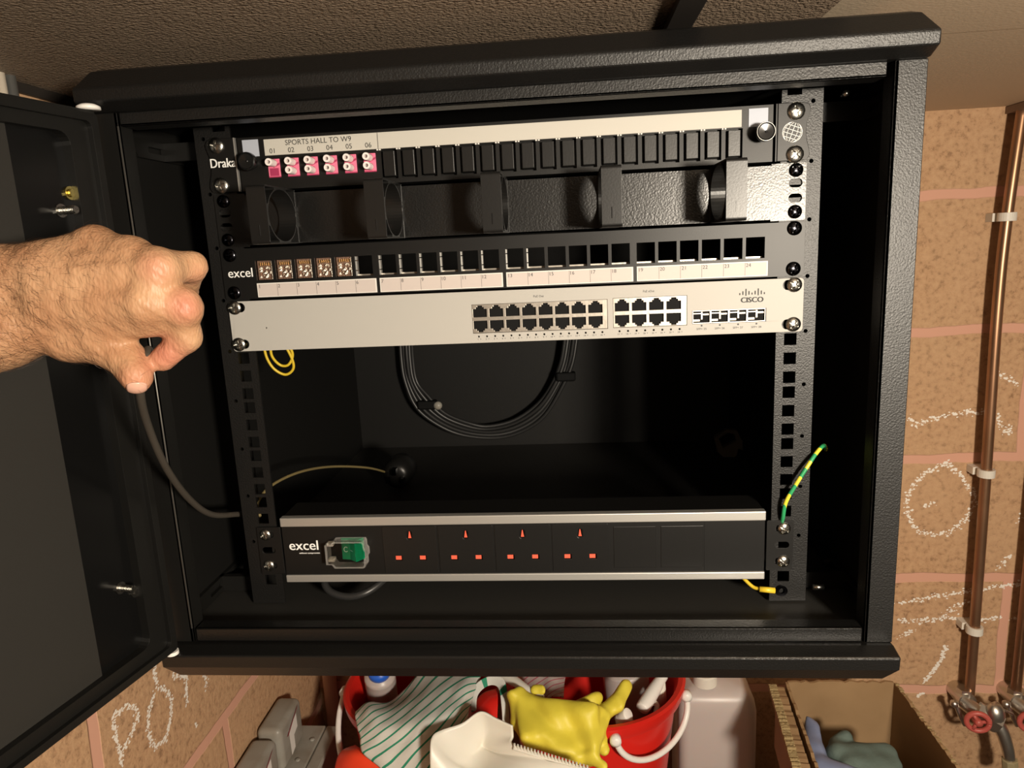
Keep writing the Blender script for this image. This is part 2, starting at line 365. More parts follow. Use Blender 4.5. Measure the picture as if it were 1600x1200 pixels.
# door, built in its own frame: u away from hinge, n towards inside face
H=np.array([-300,-82,0.]); dd=np.array([-.19,-.982,0]); dd/=np.linalg.norm(dd); dn=np.array([-dd[1],dd[0],0.])
def D3(u,n,z): q=H+dd*u+dn*n; return (q[0],q[1],z)
class DM(MB):
    def dbox(s,u0,u1,n0,n1,z0,z1):
        o=len(s.v); s.box(u0,u1,n0,n1,z0,z1); s.v[o:]=[D3(*q) for q in s.v[o:]]; return s
    def dplate(s,loops,n0,n1):
        o=len(s.v); s.plate(loops,n0,n1); s.v[o:]=[D3(*q) for q in s.v[o:]]; return s
door=DM().dplate([rect(-12,530,-420.5,12.5)],-2,0).build('door',STEELS,cab)
d2=DM(); d2.dplate([rr(-12,530,-420.5,12.5,1),rr(13,505,-402,-5,9)],0,10)
d2.build('door_frame',STEELS,door,bevel=1.5,seg=3)
d2=DM(); d2.dplate([rr(-10,527,-418,10,3),rr(-4,521,-412,4,5)],10,14); d2.build('door_flange',STEELS,door,bevel=1.2)
DM().dbox(12,56,0,2.5,-403,-4).build('dark_border',GASK,door)
DM().dbox(56,506,0,4,-403,-4).build('inner_sheet',DPAN,door)
def door_bolt(u,z,L,r,m,name,hr=None):
    mb=MB(); c=D3(u,2,z); a=Vector(c); d=Vector(dn)
    mb.tube([a,a+d*L],r,12,smooth=1)
    for i in range(int(L/1.3)): mb.tube([a+d*(i*1.3+.3),a+d*(i*1.3+.8)],r+.35,12,smooth=1)
    mb.tube([a,a+d*2.2],r+2.2,16,smooth=1)
    mb.build(name,m,door,smooth=False)
door_bolt(24,-59,15,2.6,CHROME,'hinge_bolt'); door_bolt(27,-345,15,2.6,CHROME,'hinge_bolt')
door_bolt(14,-46.5,4,2.6,BRASS,'stud'); door_bolt(14,-355,3.5,2.2,CHROME,'stud')
p=D3(-2,6,0)
MB().lathe((p[0]+4,p[1]+6,13.5),[(8,-.5),(8,1.5),(5,3.2),(1,3.8)],'z',24).build('hinge_pin',WPLB,door,smooth=True)
MB().lathe((p[0]+4,p[1]+6,-421.5),[(5,-1.5),(5,1.5)],'z',24).build('hinge_pin',WPLB,door)
# small specks and a bright screw on the top of the right post
MB().lathe((266,-4,2.5),[(2.4,-5),(2.4,2),(1.2,3)],'y',12).build('bolt',CHROME,cab,smooth=True)
MB().lathe((263,-6,-401),[(2.4,-7),(2.4,2)],'x',12).build('bolt',CHROME,cab,smooth=True)

# ------------------------------------------------------------------ screws
def screw_mesh(c,r=5.6,h=2.8,washer=True):
    mb=MB(); n=72; rings=20; vs=[];fs=[]
    for i in range(rings+1):
        q=r*i/rings
        for k in range(n):
            a=2*PI*k/n; x,z=q*math.cos(a),q*math.sin(a); y=-h*math.sqrt(max(0,1-(q/r)**2*.92))
            if (abs(x)<.85 and abs(z)<3.9) or (abs(z)<.85 and abs(x)<3.9): y+=2.3
            vs.append((c[0]+x,c[1]+y,c[2]+z))
    for i in range(rings):
        for k in range(n):
            j=(k+1)%n; fs.append((i*n+k,i*n+j,(i+1)*n+j,(i+1)*n+k))
    mb.add(vs,fs); mb.lathe(c,[(r,-.9),(r,.3)],'y',n,cap=False)
    mb.lathe(c,[(3,0),(3,9)],'y',16)
    return mb
SP={}
def screw(parent,x,z,y,m,r=5.6,rot=0):
    key=(m.name,r)
    if key not in SP:
        o=screw_mesh((x,y,z),r).build('screw',m,parent,origin=(x,y,z),auto=50); SP[key]=o
    else:
        s=SP[key]; o=s.copy(); COL.objects.link(o); o.parent=parent; po=Vector(parent['_o']); o.location=(Vector((x,y,z))-po)*.001; o['_o']=(x,y,z)
    o.rotation_euler=(0,rot,0); return o

def hz(u,w): return -(u*44.45+6.35+31.75*w)
# ------------------------------------------------------------------ fibre patch panel (top)
fp=thing('fibre_patch_panel',(0,0,-22),'black fibre patch panel with white label strip and six pink adapters, topmost in the rack','patch panel')
def slot(sg,z,x=232.55,w=11,h=7): return rr(sg*x-w/2,sg*x+w/2,z-h/2,z+h/2,h/2-.1,4)
ear=[(217.5,-.8),(236,-.8),(240.5,-2.2),(242,-5),(241.5,-9),(239.6,-15),(239,-22),(239.8,-29),(241.6,-35),(242.2,-40),(240.5,-43),(237,-43.8),(217.5,-43.8)]
for sg in (-1,1):
    MB().plate([[(sg*x,z) for x,z in ear]],-3,-.2).build('ear',PLATE,fp,bevel=.4)
    MB().box(min(sg*216.4,sg*217.4),max(sg*216.4,sg*217.4),-3.6 if sg<0 else -2.0,60,-43.6,-1).build('ear_edge',ALU if sg<0 else PLATE,fp)  # left edge made bright metal to paint in the light it catches
ports=[]
for i in range(6): cx=-185.2+16.08*i; ports.append(rect(cx-5.4,cx+5.4,-33.6,-19.2))
for i in range(6,24): cx=-185.2+16.08*i; ports.append(rect(cx-6.5,cx+6.5,-40.2,-17.4))
body=MB().plate([rect(-214.5,214,-43.6,-1.4)]+ports,-3,-1)
body.box(-98,214,3,5,-42,-15).box(-214.5,214,-1,60,-3,-1.4).box(-214.5,214,-1,60,-43.6,-42).box(-214.5,-213,-1,60,-43.6,-1.4).box(212.5,214,-1,60,-43.6,-1.4)
body.build('faceplate',PLATE,fp)
MB().box(-191.5,190,-4,-3,-16.6,-4).build('label_strip',LABEL,fp)
tb=MB(); put_text(tb,'SPORTS HALL TO W9',-146,-7.4,w=55,h=4.1,y=-4.15)
for i in range(6): put_text(tb,'0%d'%(i+1),-185.2+16.08*i,-13.2,h=3.9,y=-4.15)
tb.box(-97,-96.6,-4.15,-4.05,-16.5,-4.1).build('printed_text',INK,fp,fix=False)
tb=MB()
for i in range(7,25):
    cx=-193.2+16.08*(i-1); tb.box(cx-1.6,cx-.3,-4.3,-3,-17.8,-16.8).box(cx+.5,cx+1.8,-4.3,-3,-17.8,-16.8)
tb.build('label_clips',LABELW,fp)
MB().box(-210,-196.5,-3.5,-3,-16.6,-3.4).build('id_label',LABELB,fp); MB().box(195.5,210,-3.5,-3,-17,-3.6).build('id_label',LABELB,fp)
for i in range(6):
    cx=-185.2+16.08*i
    a=MB().plate([rect(cx-5,cx+5,-33.3,-19.5),circ(cx,-22.9,3.0,20),circ(cx,-29.9,3.0,20)],-3.6,-2).box(cx-5,cx+5,-2,8,-33.3,-19.5)
    ad=a.build('fibre_adapter',PINK,fp,bevel=.2,origin=(cx,-3,-26))
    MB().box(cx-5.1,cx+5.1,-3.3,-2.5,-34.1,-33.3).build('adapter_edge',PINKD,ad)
    for k,zz in enumerate((-22.9,-29.9)):
        if i==0 and k==1:
            MB().box(cx-3.8,cx+3.8,-3.7,-3.55,-32.9,-26.8).build('open_port',PINKD,ad); continue
        MB().lathe((cx,-3,zz),[(1.4,-6),(1.4,-11.2),(2.9,-11.2),(3.0,-9),(2.8,0)],'y',24,cap=False).lathe((cx,-3,zz),[(1.4,-6),(.01,-6)],'y',24,cap=False).build('dust_cap',CAP,ad,auto=40)
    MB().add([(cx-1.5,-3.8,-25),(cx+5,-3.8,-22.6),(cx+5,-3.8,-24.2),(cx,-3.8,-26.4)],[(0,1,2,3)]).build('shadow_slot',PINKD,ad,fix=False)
bl=None
for i in range(7,25):
    cx=-185.2+16.08*(i-1)
    if bl is None:
        mb=MB(); o,inr=rect(cx-5.2,cx+5.2,-38.9,-18.2),rect(cx-4.7,cx+4.7,-38.2,-18.6)
        mb.add([(x,3,z) for x,z in o]+[(x,-4.4,z) for x,z in inr],[(0,1,5,4),(1,2,6,5),(2,3,7,6),(3,0,4,7),(4,5,6,7)])
        bl=mb.build('blanking_plug',PLAST,fp,bevel=.4,origin=(cx,-3,-28)); b0=cx
    else: dup(bl,fp,(cx-b0,0,0))
for kx,kz in ((-202.6,-21.5),(205.5,-22.5)):
    MB().lathe((kx,-3,kz),[(4.6,0),(4.6,-7),(7.0,-8),(7.3,-10),(7.1,-13.2),(6.2,-13.9),(5.6,-13.2),(1.0,-12.6),(.6,-12.9),(.01,-13)],'y',40).build('plunger_knob',PLASG,fp,auto=35)
MB().lathe((205.5,-3,-22.5),[(7.0,-13.3),(6.7,-13.85),(6.4,-13.3)],'y',40,cap=False).build('knob_ring',ALU,fp,smooth=True)
tb=MB(); put_text(tb,'Draka',-228.3,-20.2,w=21.5,h=7.2,y=-3.2,bold=.2); tb.build('logo_text',WPRINT,fp,fix=False)
# globe emblem
tb=MB(); gx,gz,gr=228.6,-22.6,7.6; yy=-3.15
def ring2(mb,cx,cz,rx,rz,w,rot=0,n=40):
    vs=[];fs=[]
    for i in range(n):
        a=2*PI*i/n
        for q in (0,w):
            x,z=(rx-q)*math.cos(a),(rz-q)*math.sin(a); vs.append((cx+x*math.cos(rot)-z*math.sin(rot),yy,cz+x*math.sin(rot)+z*math.cos(rot)))
    for i in range(n):
        j=(i+1)%n; fs.append((2*i,2*j,2*j+1,2*i+1))
    mb.add(vs,fs)
ring2(tb,gx,gz,gr,gr,.45); ring2(tb,gx,gz,gr*.5,gr,.3,-.35); 
def barline(mb,x0,z0,x1,z1,w):
    d=Vector((x1-x0,z1-z0)).normalized(); nx,nz=-d.y*w/2,d.x*w/2
    mb.add([(x0+nx,yy,z0+nz),(x1+nx,yy,z1+nz),(x1-nx,yy,z1-nz),(x0-nx,yy,z0-nz)],[(0,1,2,3)])
ct,st_=math.cos(-.35),math.sin(-.35)
barline(tb,gx-gr*(-st_)*-1*0+gr*st_,gz-gr*ct,gx-gr*st_,gz+gr*ct,.4)
for q in (-.6,-.2,.2,.6):
    w_=gr*math.sqrt(1-q*q); cx_,cz_=-q*gr*st_,q*gr*ct
    barline(tb,gx+cx_-w_*ct,gz+cz_-w_*st_,gx+cx_+w_*ct,gz+cz_+w_*st_,.4)
ring2(tb,gx,gz,gr*.85,gr,.3,-.35)
tb.build('globe_emblem',WPRINT,fp,fix=False)
for sg in (-1,1):
    for w in (0,1): screw(fp,sg*(232.55 if sg<0 else 231),hz(0,w)-(1 if sg>0 else 0),-3,CHROME,6.6,random.random()*3)

# ------------------------------------------------------------------ cable management panel
cm=thing('cable_management_panel',(0,0,-67),'black textured cable management panel with five square plastic cable rings','cable organiser')
hol=[]
for sg in (-1,1):
    for cz in (-52,-60.5,-72,-83): hol.append(slot(sg,cz,w=10.5,h=6.8))
MB().plate([rr(-240.5,240.5,-89,-45.4,1)]+hol,-2,-.2).box(-214,214,-2,12,-46.6,-45.4).box(-214,214,-2,12,-89,-87.8).build('faceplate',STEELM,cm)
cy,cz=-32,-66.5
ringp=[[(p[0],p[1]) for p in rr(cy-30,cy+30,cz-21.8,cz+21.8,2.5)],circ(cy,cz,27.4,48,rz=19.9)]
for sy,sz in ((-1,1),(-1,-1),(1,1),(1,-1)):
    ringp.append([(cy+sy*28.8,cz+sz*20.6),(cy+sy*28.8,cz+sz*7.9)]+[(cy+sy*28.6*math.cos(math.radians(t)),cz+sz*21*math.sin(math.radians(t))) for t in range(24,68,6)]+[(cy+sy*11.4,cz+sz*20.6)])
ring0=None
for cx in (-178,-88,-1,86,174):
    if ring0 is None:
        ring0=MB().plate(ringp,cx-7.3,cx+7.3,'x').box(cx-7.3,cx+7.3,-2.4,-1.8,-88,-45).build('cable_ring',PLAST,cm,bevel=.55,origin=(cx,-2,-66.5)); r0=cx
        MB().box(cx-.3,cx+.3,-62.4,-61.8,-82,-74).build('mould_line',PLASG,ring0)
    else: dup(ring0,cm,(cx-r0,0,0))
for sg in (-1,1):
    for w in (0,1): screw(cm,sg*232.55,hz(1,w)+(.0),-2,BSCREW,5.3,random.random()*3)

# ------------------------------------------------------------------ 24-port keystone panel
kp=thing('keystone_patch_panel',(0,0,-112),'black keystone patch panel with numbered white label strips and five metal jacks at left','patch panel')
ho=[];lab=[];wins=[]
for g in range(4):
    gx0=-211.3+106.7*g
    lab.append((gx0-.2,gx0+103.6))
    for k in range(6):
        x0=gx0+17.3*k; ho.append(rect(x0,x0+14.6,-117.4,-100.8)); wins.append(x0)
for sg in (-1,1):
    pass
MB().plate([rr(-241,241,-132.8,-90.2,2)]+ho,-2.2,-.2).build('faceplate',PLATE,kp,bevel=.25)
mb=MB()
mb.box(-214,214,-.2,30,-91.8,-90.6).box(-214,214,-.2,30,-120.5,-119.3)
mb.build('rear_tray',PLATE,kp)
mb=MB()
for x0 in wins[5:]: mb.box(x0+.2,x0+14.4,4.2,5.4,-119.0,-116.2)
mb.build('latch_bar',SHIELD,kp)
mb=MB()
for x0 in wins[5:14]:
    for a,b in ((-104.2,-101.2),(-112.4,-105),(-117.2,-113.2)): mb.box(x0-.3,x0+1.0,-.1,4,a if False else a,b)
mb.build('latch_edges',ALU,kp)
for g,(a,b) in enumerate(lab):
    MB().box(a,b,-3.2,-2.2,-131.6,-119.8).build('label_holder',LABELW,kp)
    l=MB(); 
    for k in range(6):
        w=(b-a-1.6)/6; l.box(a+.8+w*k+.12,a+.8+w*(k+1)-.12,-3.45,-3.2,-130.9,-120.6)
    l.build('number_label',LABELP,kp)
    t=MB()
    for k in range(6):
        w=(b-a-1.6)/6; put_text(t,str(6*g+k+1),a+.8+w*k+(2.6 if 6*g+k+1>9 else 1.6),-122.5,h=2.9,y=-3.55)
        if k: t.box(a+.8+w*k-.12,a+.8+w*k+.12,-3.5,-3.4,-130.9,-120.6)
    t.build('printed_numbers',GREYINK,kp,fix=False)
for k in range(5):
    x0=wins[k]; j=MB().plate([rect(x0+.4,x0+14.2,-117.1,-101.1),[(x0+2.4,-115.8),(x0+12,-115.8),(x0+12,-108.8),(x0+9.6,-108.8),(x0+9.6,-107),(x0+4.8,-107),(x0+4.8,-108.8),(x0+2.4,-108.8)]],1,2.5)
    j.box(x0+.4,x0+14.2,2.4,18,-117.1,-101.1)
    jk=j.build('keystone_jack',COPB,kp,origin=(x0+7,1,-109))
    q=MB(); q.box(x0+13.1,x0+14,-.6,2,-116.9,-101.2)
    rnd=random.Random(3)
    for i in range(26):
        a=x0+1.6+rnd.random()*9.5; b=-115.5+rnd.random()*8.2; s=.6+rnd.random()*1.5
        q.add([(a,-.2-rnd.random(),b),(a+s,.4,b+rnd.uniform(-.6,.6)),(a+s*.8,-.3,b+s),(a-.2,.6,b+s*.8)],[(0,1,2,3)])
    q.build('jack_housing',JACKM,jk,fix=False)
    q=MB()
    for i in range(6): q.box(x0+2.2+i*1.8,x0+3.1+i*1.8,.3,1,-105.2,-102.6)
    q.build('contact_row',GOLD,jk)
# the blue-green glint in window six is a loose cable behind it
t=MB(); put_text(t,'excel',-225.2,-110.3,w=21.5,h=7.6,y=-2.4,bold=.12); t.build('logo_text',WPRINT,kp,fix=False)
for sg in (-1,1):
    for w in (0,1): screw(kp,sg*232.55,hz(2,w),-2.2,BSCREW,5.6,random.random()*3)

# ------------------------------------------------------------------ network switch
sw=thing('network_switch',(0,0,-156),'silver rack-mounted network switch with twenty-four black ports at right','network switch')
B1=rect(-28.6,84.4,-169.6,-145.2); B2=rect(88.8,148.8,-169.2,-144.6); B3=rect(153,212,-168.4,-157.4)
leds=[(-23.8+6.9*i,-172.3) for i in range(16)]+[(93.8+7.0*i,-172.1) for i in range(8)]
fpb=[rr(-239,241,-177.6,-134.4,3),B1,B2,B3]+[circ(x,z,.85,10) for x,z in leds]+[circ(-207.7,-158,.8,10)]
for sg in (-1,1):
    for w in (0,1): fpb.append(slot(sg,hz(3,w),x=231.5,w=14,h=8.2))
MB().plate(fpb,-3.2,-.6).build('faceplate',SILVER,sw,bevel=.3)
MB().box(-216,216,1,300,-177,-134.8).build('chassis',INNER,sw)
MB().box(-30,214,-.6,1,-174,-143).build('port_backing',VOID,sw)
def rjout(cx,cz,up):
    s=1 if up else -1
    return [(cx+a,cz+s*b) for a,b in ((-5.8,-4.4),(5.8,-4.4),(5.8,2.4),(3.4,2.4),(3.4,3.9),(2.0,3.9),(2.0,5.2),(-2.0,5.2),(-2.0,3.9),(-3.4,3.9),(-3.4,2.4),(-5.8,2.4))]
cells=[]
for c in range(8):
    cells.append((-21.9+13.75*c,True)); cells.append((-21.9+13.75*c,False))
for c in range(4):
    cells.append((96.2+14.0*c,True)); cells.append((96.2+14.0*c,False))
sh1=MB().plate([rect(-28.4,84.2,-169.4,-145.4)]+[rjout(x,-151.6 if u else -163.4,u) for x,u in cells[:16]],-2.4,-1.6)
sh1.build('port_shield',SHIELD,sw,bevel=.2)
MB().plate([rect(89,148.6,-169,-144.8)]+[rjout(x,-151.2 if u else -163.2,u) for x,u in cells[16:]],-2.4,-1.6).build('port_shield',SHIELD,sw,bevel=.2)
pr={}
for x,u in cells:
    cz=(-151.6 if u else -163.4) if x<86 else (-151.2 if u else -163.2)
    if u not in pr:
        mb=MB(); s=1 if u else -1
        mb.box(x-5.9,x+5.9,2.0,2.4,cz-5.3,cz+5.3)
        mb.box(x-5.9,x-5.6,-1.5,2,cz-5,cz+5).box(x+5.6,x+5.9,-1.5,2,cz-5,cz+5)
        mb.box(x-5.6,x+5.6,.2,2.0,cz+s*1.0-.9,cz+s*1.0+.9)
        o=mb.build('ethernet_port',PLASG,sw,origin=(x,0,cz)); pr[u]=(o,x,cz)
        g=MB()
        for i in range(8): g.box(x-4+i*1.05,x-3.6+i*1.05,-.2,.15,cz+s*.2-.5,cz+s*1.8)
        g.build('port_contacts',SHIELD,o)
    else:
        o,px_,pz_=pr[u]; dup(o,sw,(x-px_,0,cz-pz_))
for i in range(4):
    a=153.4+14.6*i
    mb=MB().plate([rect(a,a+14.3,-168.2,-157.6),rect(a+.5,a+13.8,-167.6,-158.2)],-2.6,1)
    mb.box(a+.8,a+8,-1.2,-.4,-160.6,-159.8).box(a+7,a+8.2,-1.6,-.4,-165,-159).box(a+.8,a+6,-1.2,-.2,-166.6,-165).box(a+8.6,a+13.4,-1.0,-.4,-161.6,-160.4)
    mb.build('sfp_cage',SHIELD,sw)
t=MB()
for i in range(16): put_text(t,'%d'%(i+1),-24.4+6.9*i,-174.6,h=1.35,y=-3.4); t.add([(-22.6+6.9*i,-3.4,-174.1),(-21.8+6.9*i,-3.4,-174.1),(-22.2+6.9*i,-3.4,-174.9)],[(0,1,2)])
for i in range(8): put_text(t,'%d'%(i+17),93.2+7.0*i,-174.5,h=1.35,y=-3.4); t.add([(95.2+7*i,-3.4,-174.0),(96.0+7*i,-3.4,-174.0),(95.6+7*i,-3.4,-174.8)],[(0,1,2)])
for i in range(4): put_text(t,'SFP+ %d'%(25+i),160.5+14.6*i,-172.6,w=8,h=1.6,y=-3.4); t.lathe((160.6+14.6*i,-3.3,-169.9),[(.75,-.1),(.01,-.1)],'y',10,cap=False)
put_text(t,'PoE Out',28,-140.4,w=8.5,h=1.8,y=-3.4); put_text(t,'PoE xOut',118,-140.0,w=9,h=1.8,y=-3.4)
t.build('printed_text',GREYINK,sw,fix=False)
t=MB(); put_text(t,'CISCO',200.6,-150.3,w=17.5,h=4.2,y=-3.4,bold=.25)
for i,h in enumerate((1.6,3.0,5.6,3.0,1.6,3.0,5.6,3.0,1.6)): t.box(190.8+2.42*i-.42,190.8+2.42*i+.42,-3.45,-3.3,-146.2 if h<5 else -147,-146.2+h-(0 if h<5 else .8))
t.build('logo',INK,sw,fix=False)
for sg in (-1,1):
    for w in (0,1): screw(sw,sg*233.5,hz(3,w),-3.2,CHROME,5.9,random.random()*3)

# ------------------------------------------------------------------ power strip
pd=thing('power_distribution_unit',(0,0,-363),'black rack power strip with silver edges, four sockets and a green rocker switch','power strip')
MB().box(-215.2,215.2,-1,38,-394,-332.2).build('housing',PLATE,pd,bevel=1)
MB().box(-215.5,215.5,-4.4,3,-340,-331.6).build('aluminium_edge',ALU,pd,bevel=.8,seg=3)
MB().box(-215.5,215.5,-4.4,3,-394.4,-387.3).build('aluminium_edge',ALU,pd,bevel=.8,seg=3)
pw=[]
SX=[-97,-46,5,56]
for cx in SX:
    pw+= [rr(cx-2.1,cx+2.1,-353.6,-345.6,2,4),rr(cx-14.2,cx-8,-374,-369.6,.3,1),rr(cx+8,cx+14.2,-374,-369.6,.3,1)]
MB().plate([rect(-215,215,-387.4,-339.9)]+pw,-3,-1.6).build('front_panel',PLATE,pd)
for i,cx in enumerate(SX):
    so=MB().plate([rr(cx-24.6,cx+24.6,-385.8,-341.3,.6,2),rr(cx-2.8,cx+2.8,-354.2,-345,2.6,4),rect(cx-14.4,cx-7.8,-374.3,-369.3),rect(cx+7.8,cx+14.4,-374.3,-369.3)],-3.6,-2.8).build('socket',PLAST,pd,bevel=.25)
    MB().add([(cx-1.2,-2.6,-352.8),(cx+1.6,-2.6,-352.8),(cx+.5,-2.7,-346.3),(cx-.1,-2.7,-346.3)],[(0,1,2,3)]).build('earth_shutter',RED,so,fix=False)
    for s in (-1,1):
        a=cx+s*11.1; MB().box(a-3,a+2.1,-2.5,-1.7,-373.6,-370).build('shutter',RED,so)
for a,b in ((85.5,122),(126.5,163)):
    MB().plate([rect(a,b,-382.6,-344.2)],-3.5,-2.9).build('blank_module',PLAST,pd,bevel=.35)
MB().box(164,214,-3.25,-3,-387,-340.2).build('end_blank',PLATE,pd)
t=MB(); put_text(t,'excel',-196,-358.4,w=27,h=9.2,y=-3.1,bold=.2); t.box(-201.5,-201.4,-3.1,-3.05,-360,-359.9); put_text(t,'without compromise',-191.2,-366.2,w=19.5,h=1.8,y=-3.1,bold=.08)
t.build('logo_text',WPRINT,pd,fix=False)
rk=MB().add([(-160.5,-3,-372),(-139.5,-3,-372),(-139.5,-3,-351.5),(-160.5,-3,-351.5),(-159.8,-5,-371.5),(-152,-6.4,-371.5),(-145.4,-11.5,-371.5),(-145.4,-11.5,-352),(-152,-6.4,-352),(-159.8,-5,-352)],
 [(0,1,6,5,4),(2,3,9,8,7),(0,4,9,3),(1,2,7,6),(4,5,8,9),(5,6,7,8)]).build('rocker_switch',GREEN,pd,bevel=.4)
t=MB()
vs=[];n=24
for i in range(n):
    a=2*PI*i/n
    for q in (0,.55): vs.append((-155.6+(2.1-q)*math.cos(a),-6.0,-361.5+(2.6-q)*math.sin(a)))
t.add(vs,[(2*i,2*((i+1)%n),2*((i+1)%n)+1,2*i+1) for i in range(n)])
t.add([(-151.2,-7.3,-361.3),(-148.4,-9.5,-361.8),(-148.4,-9.5,-362.5),(-151.2,-7.3,-362.0)],[(0,1,2,3)]); t.build('switch_marks',WPRINT,rk,fix=False)
cv=MB()
o=[(-165,-350.8),(-137,-350.8),(-136,-353),(-136,-358),(-134.4,-360),(-134.4,-366),(-136,-368),(-136,-374.5),(-138,-376.4),(-165,-376.4),(-167,-373),(-172.5,-373),(-172.5,-354),(-167,-354)]
i_=[(x*.0+(-151+(x+151)*.90),-363.5+(z+363.5)*.88) for x,z in o]
cvo=cv.plate([o],-14.2,-13).build('clear_cover',CLEAR,pd)
MB().plate([o,i_],-14.3,-3.2).build('cover_rim',FROST,cvo,bevel=.4)
MB().box(-172.2,-166.5,-9,-3,-357.5,-354.5).box(-172.2,-166.5,-9,-3,-372.5,-369.2).build('cover_hinge',CLIP,pd,bevel=.5)
for sg in (-1,1):
    hl=[rr(sg*230-6.2,sg*230+6.2,z-3,z+3,2.9,4) for z in (-348.3,-363.5,-378.6)]
    MB().plate([rr(min(sg*217,sg*239.5),max(sg*217,sg*239.5),-387,-341,1,2)]+hl,-2,-.1).build('ear',PLATE,pd,bevel=.3)
    for z in (-348.3,-378.6): screw(pd,sg*231.5,z,-2,CHROME,5.4,random.random()*3)

# ------------------------------------------------------------------ cables and wires
def cable(name,pts,r,m,label,cat,group=None,n=10,sm=8):
    o=MB().tube(pts,r,n,smooth=sm).build(name,m,None,smooth=True,origin=pts[0]); return tag(o,label,cat,group)
pinch=atd(229,566,418)
cable('grey_cable',[tuple(atd(232,545,424)),tuple(pinch),tuple(atd(219,612,430)),tuple(atd(233,670,470)),tuple(atd(262,735,520)),tuple(atd(298,782,575)),tuple(atd(332,804,620)),(-262,14,-334),(-256,40,-345)],2.6,CABLE,
 'dark grey flexible cable pinched between finger and thumb, curving into the cabinet','cable')
# green/yellow earth wire at right rail
cable('earth_wire',[(231,6,-348),(229.5,-4,-338),(230.5,-8,-322),(238,-9,-306),(247,-8,-291),(255,-4,-281),(263,2,-276),(268,10,-282)],1.7,EARTH,'green and yellow earth wire looping beside the right mounting rail','wire')
yc=[(-236,50,-176),(-235,52,-192),(-230,55,-204),(-221,58,-210),(-213,58,-205),(-212,56,-195),(-217,52,-178)]
cable('yellow_wire',yc,1.3,YELW,'yellow wire loop hanging below the left end of the silver switch','wire')
w2=[(x+6,y+5,z+ (2 if z<-190 else 0)) for x,y,z in yc]
cable('yellow_wire',[(-228,48,-176),(-229,50,-190),(-224,55,-200),(-216,56,-200),(-211,56,-190),(-214,52,-177)],1.3,YELW,'shorter inner yellow wire loop below the left end of the silver switch','wire')
lug=thing('earth_lug',(218,0,-402),'short yellow wire with a ring terminal screwed to the foot of the right rail','wire')
MB().tube([(197,14,-396),(201,8,-400),(208,3,-405.5),(214,-1,-405)],1.6,smooth=6).build('wire',YELW,lug,smooth=True)
MB().tube([(212,-1.5,-405),(225,-2.5,-406)],2.6,smooth=1).build('sleeve',YELW,lug,smooth=True)
MB().lathe((231,-1.5,-406.5),[(2.4,-1),(5,-1),(5,0),(2.4,0)],'y',20,cap=False).build('ring_terminal',BSCREW,lug)
# black power cord under the strip
MB().tube([(-178,30,-392),(-184,8,-397),(-176,-2,-405),(-158,-5,-408.5),(-141,-2,-405.5),(-128,12,-400),(-122,34,-396)],3.4,10,smooth=8).build('power_cord',BCAB,pd,smooth=True)
wire=[tuple(atp(406,806,1,10)),tuple(atp(403,785,1,30)),tuple(atp(425,758,1,60)),tuple(atp(470,737,1,120)),tuple(atp(520,729,1,200)),tuple(atp(575,731,1,280)),tuple(atp(610,740,1,320))]
cable('thin_wire',wire,1.5,BROWNW,'thin olive-brown wire arching from the left rail to the black plug','wire')
pl=thing('power_plug',tuple(atp(625,735,1,330)),'black round moulded plug lying in the dark back of the cabinet','plug')
pc=np.array(pl['_o']); MB().lathe(tuple(pc),[(10,-24),(18,-20),(21,-4),(21,14),(14,22),(6,26)],'y',28).build('plug_body',PLAST,pl,smooth=True)
MB().box(pc[0]-3,pc[0]+3,pc[1]-34,pc[1]-20,pc[2]+4,pc[2]+12).box(pc[0]-12,pc[0]-8,pc[1]-34,pc[1]-20,pc[2]-7,pc[2]-1).box(pc[0]+8,pc[0]+12,pc[1]-34,pc[1]-20,pc[2]-7,pc[2]-1).build('pins',BSCREW,pl)
arc=[(634,520),(636,560),(642,596),(660,628),(690,655),(730,671),(770,675),(810,665),(846,640),(872,600),(886,565),(893,520)]
for k in range(5):
    pts=[tuple(atp(x+ (k-2)*4.5*(1 if x>760 else -1)*(.6 if 660<x<860 else 1),y+(k-2)*4.5*(1 if 650<x<870 else 0),1,488+4*math.sin(k*2+i))) for i,(x,y) in enumerate(arc)]
    cable('data_cable',pts,3.0,BCAB,'black data cable in the U-shaped bundle hanging at the back of the cabinet','cable','bundle of black cables inside the cabinet',8,5)
ti=atp(684,634,1,478); tag(MB().lathe(tuple(ti),[(2,-4),(6,-2),(7,2),(4,6)],'y',14).build('cable_tie_mount',GREYM,None,smooth=True,origin=tuple(ti)),'small grey round tie mount on the black cable bundle','cable clip')
for (x,y) in ((668,632),(884,588)):
    q=atp(x,y,1,486); tag(MB().box(q[0]-15,q[0]+15,q[1]-9,q[1]+9,q[2]-7,q[2]+7).build('hook_and_loop_strap',VOID,None,bevel=3,origin=tuple(q)),
      'black strap around the left side of the cable bundle' if x<700 else 'black strap around the right side of the cable bundle','strap','straps around the cables')
bq=thing('cable_clip',tuple(atp(1142,690,1,430)),'dim grey bracket-shaped cable clip lying at the back right inside the cabinet','clip'); q=bq['_o']
mb=MB(); mb.plate([[(q[0]-24,q[2]+8),(q[0]-6,q[2]+20),(q[0]+8,q[2]+18),(q[0]+14,q[2]+4),(q[0]+24,q[2]-4),(q[0]+18,q[2]-14),(q[0]+10,q[2]-10),(q[0]+8,q[2]-20),(q[0]-4,q[2]-30),(q[0]-20,q[2]-14)],
   [(q[0]-18,q[2]+6),(q[0]-5,q[2]+14),(q[0]+4,q[2]+12),(q[0]+7,q[2]+2),(q[0]-12,q[2]-8)]],q[1]-4,q[1]+6); mb.build('bracket',mat('dull_clip',(.10,.09,.075),.6),bq,bevel=1)

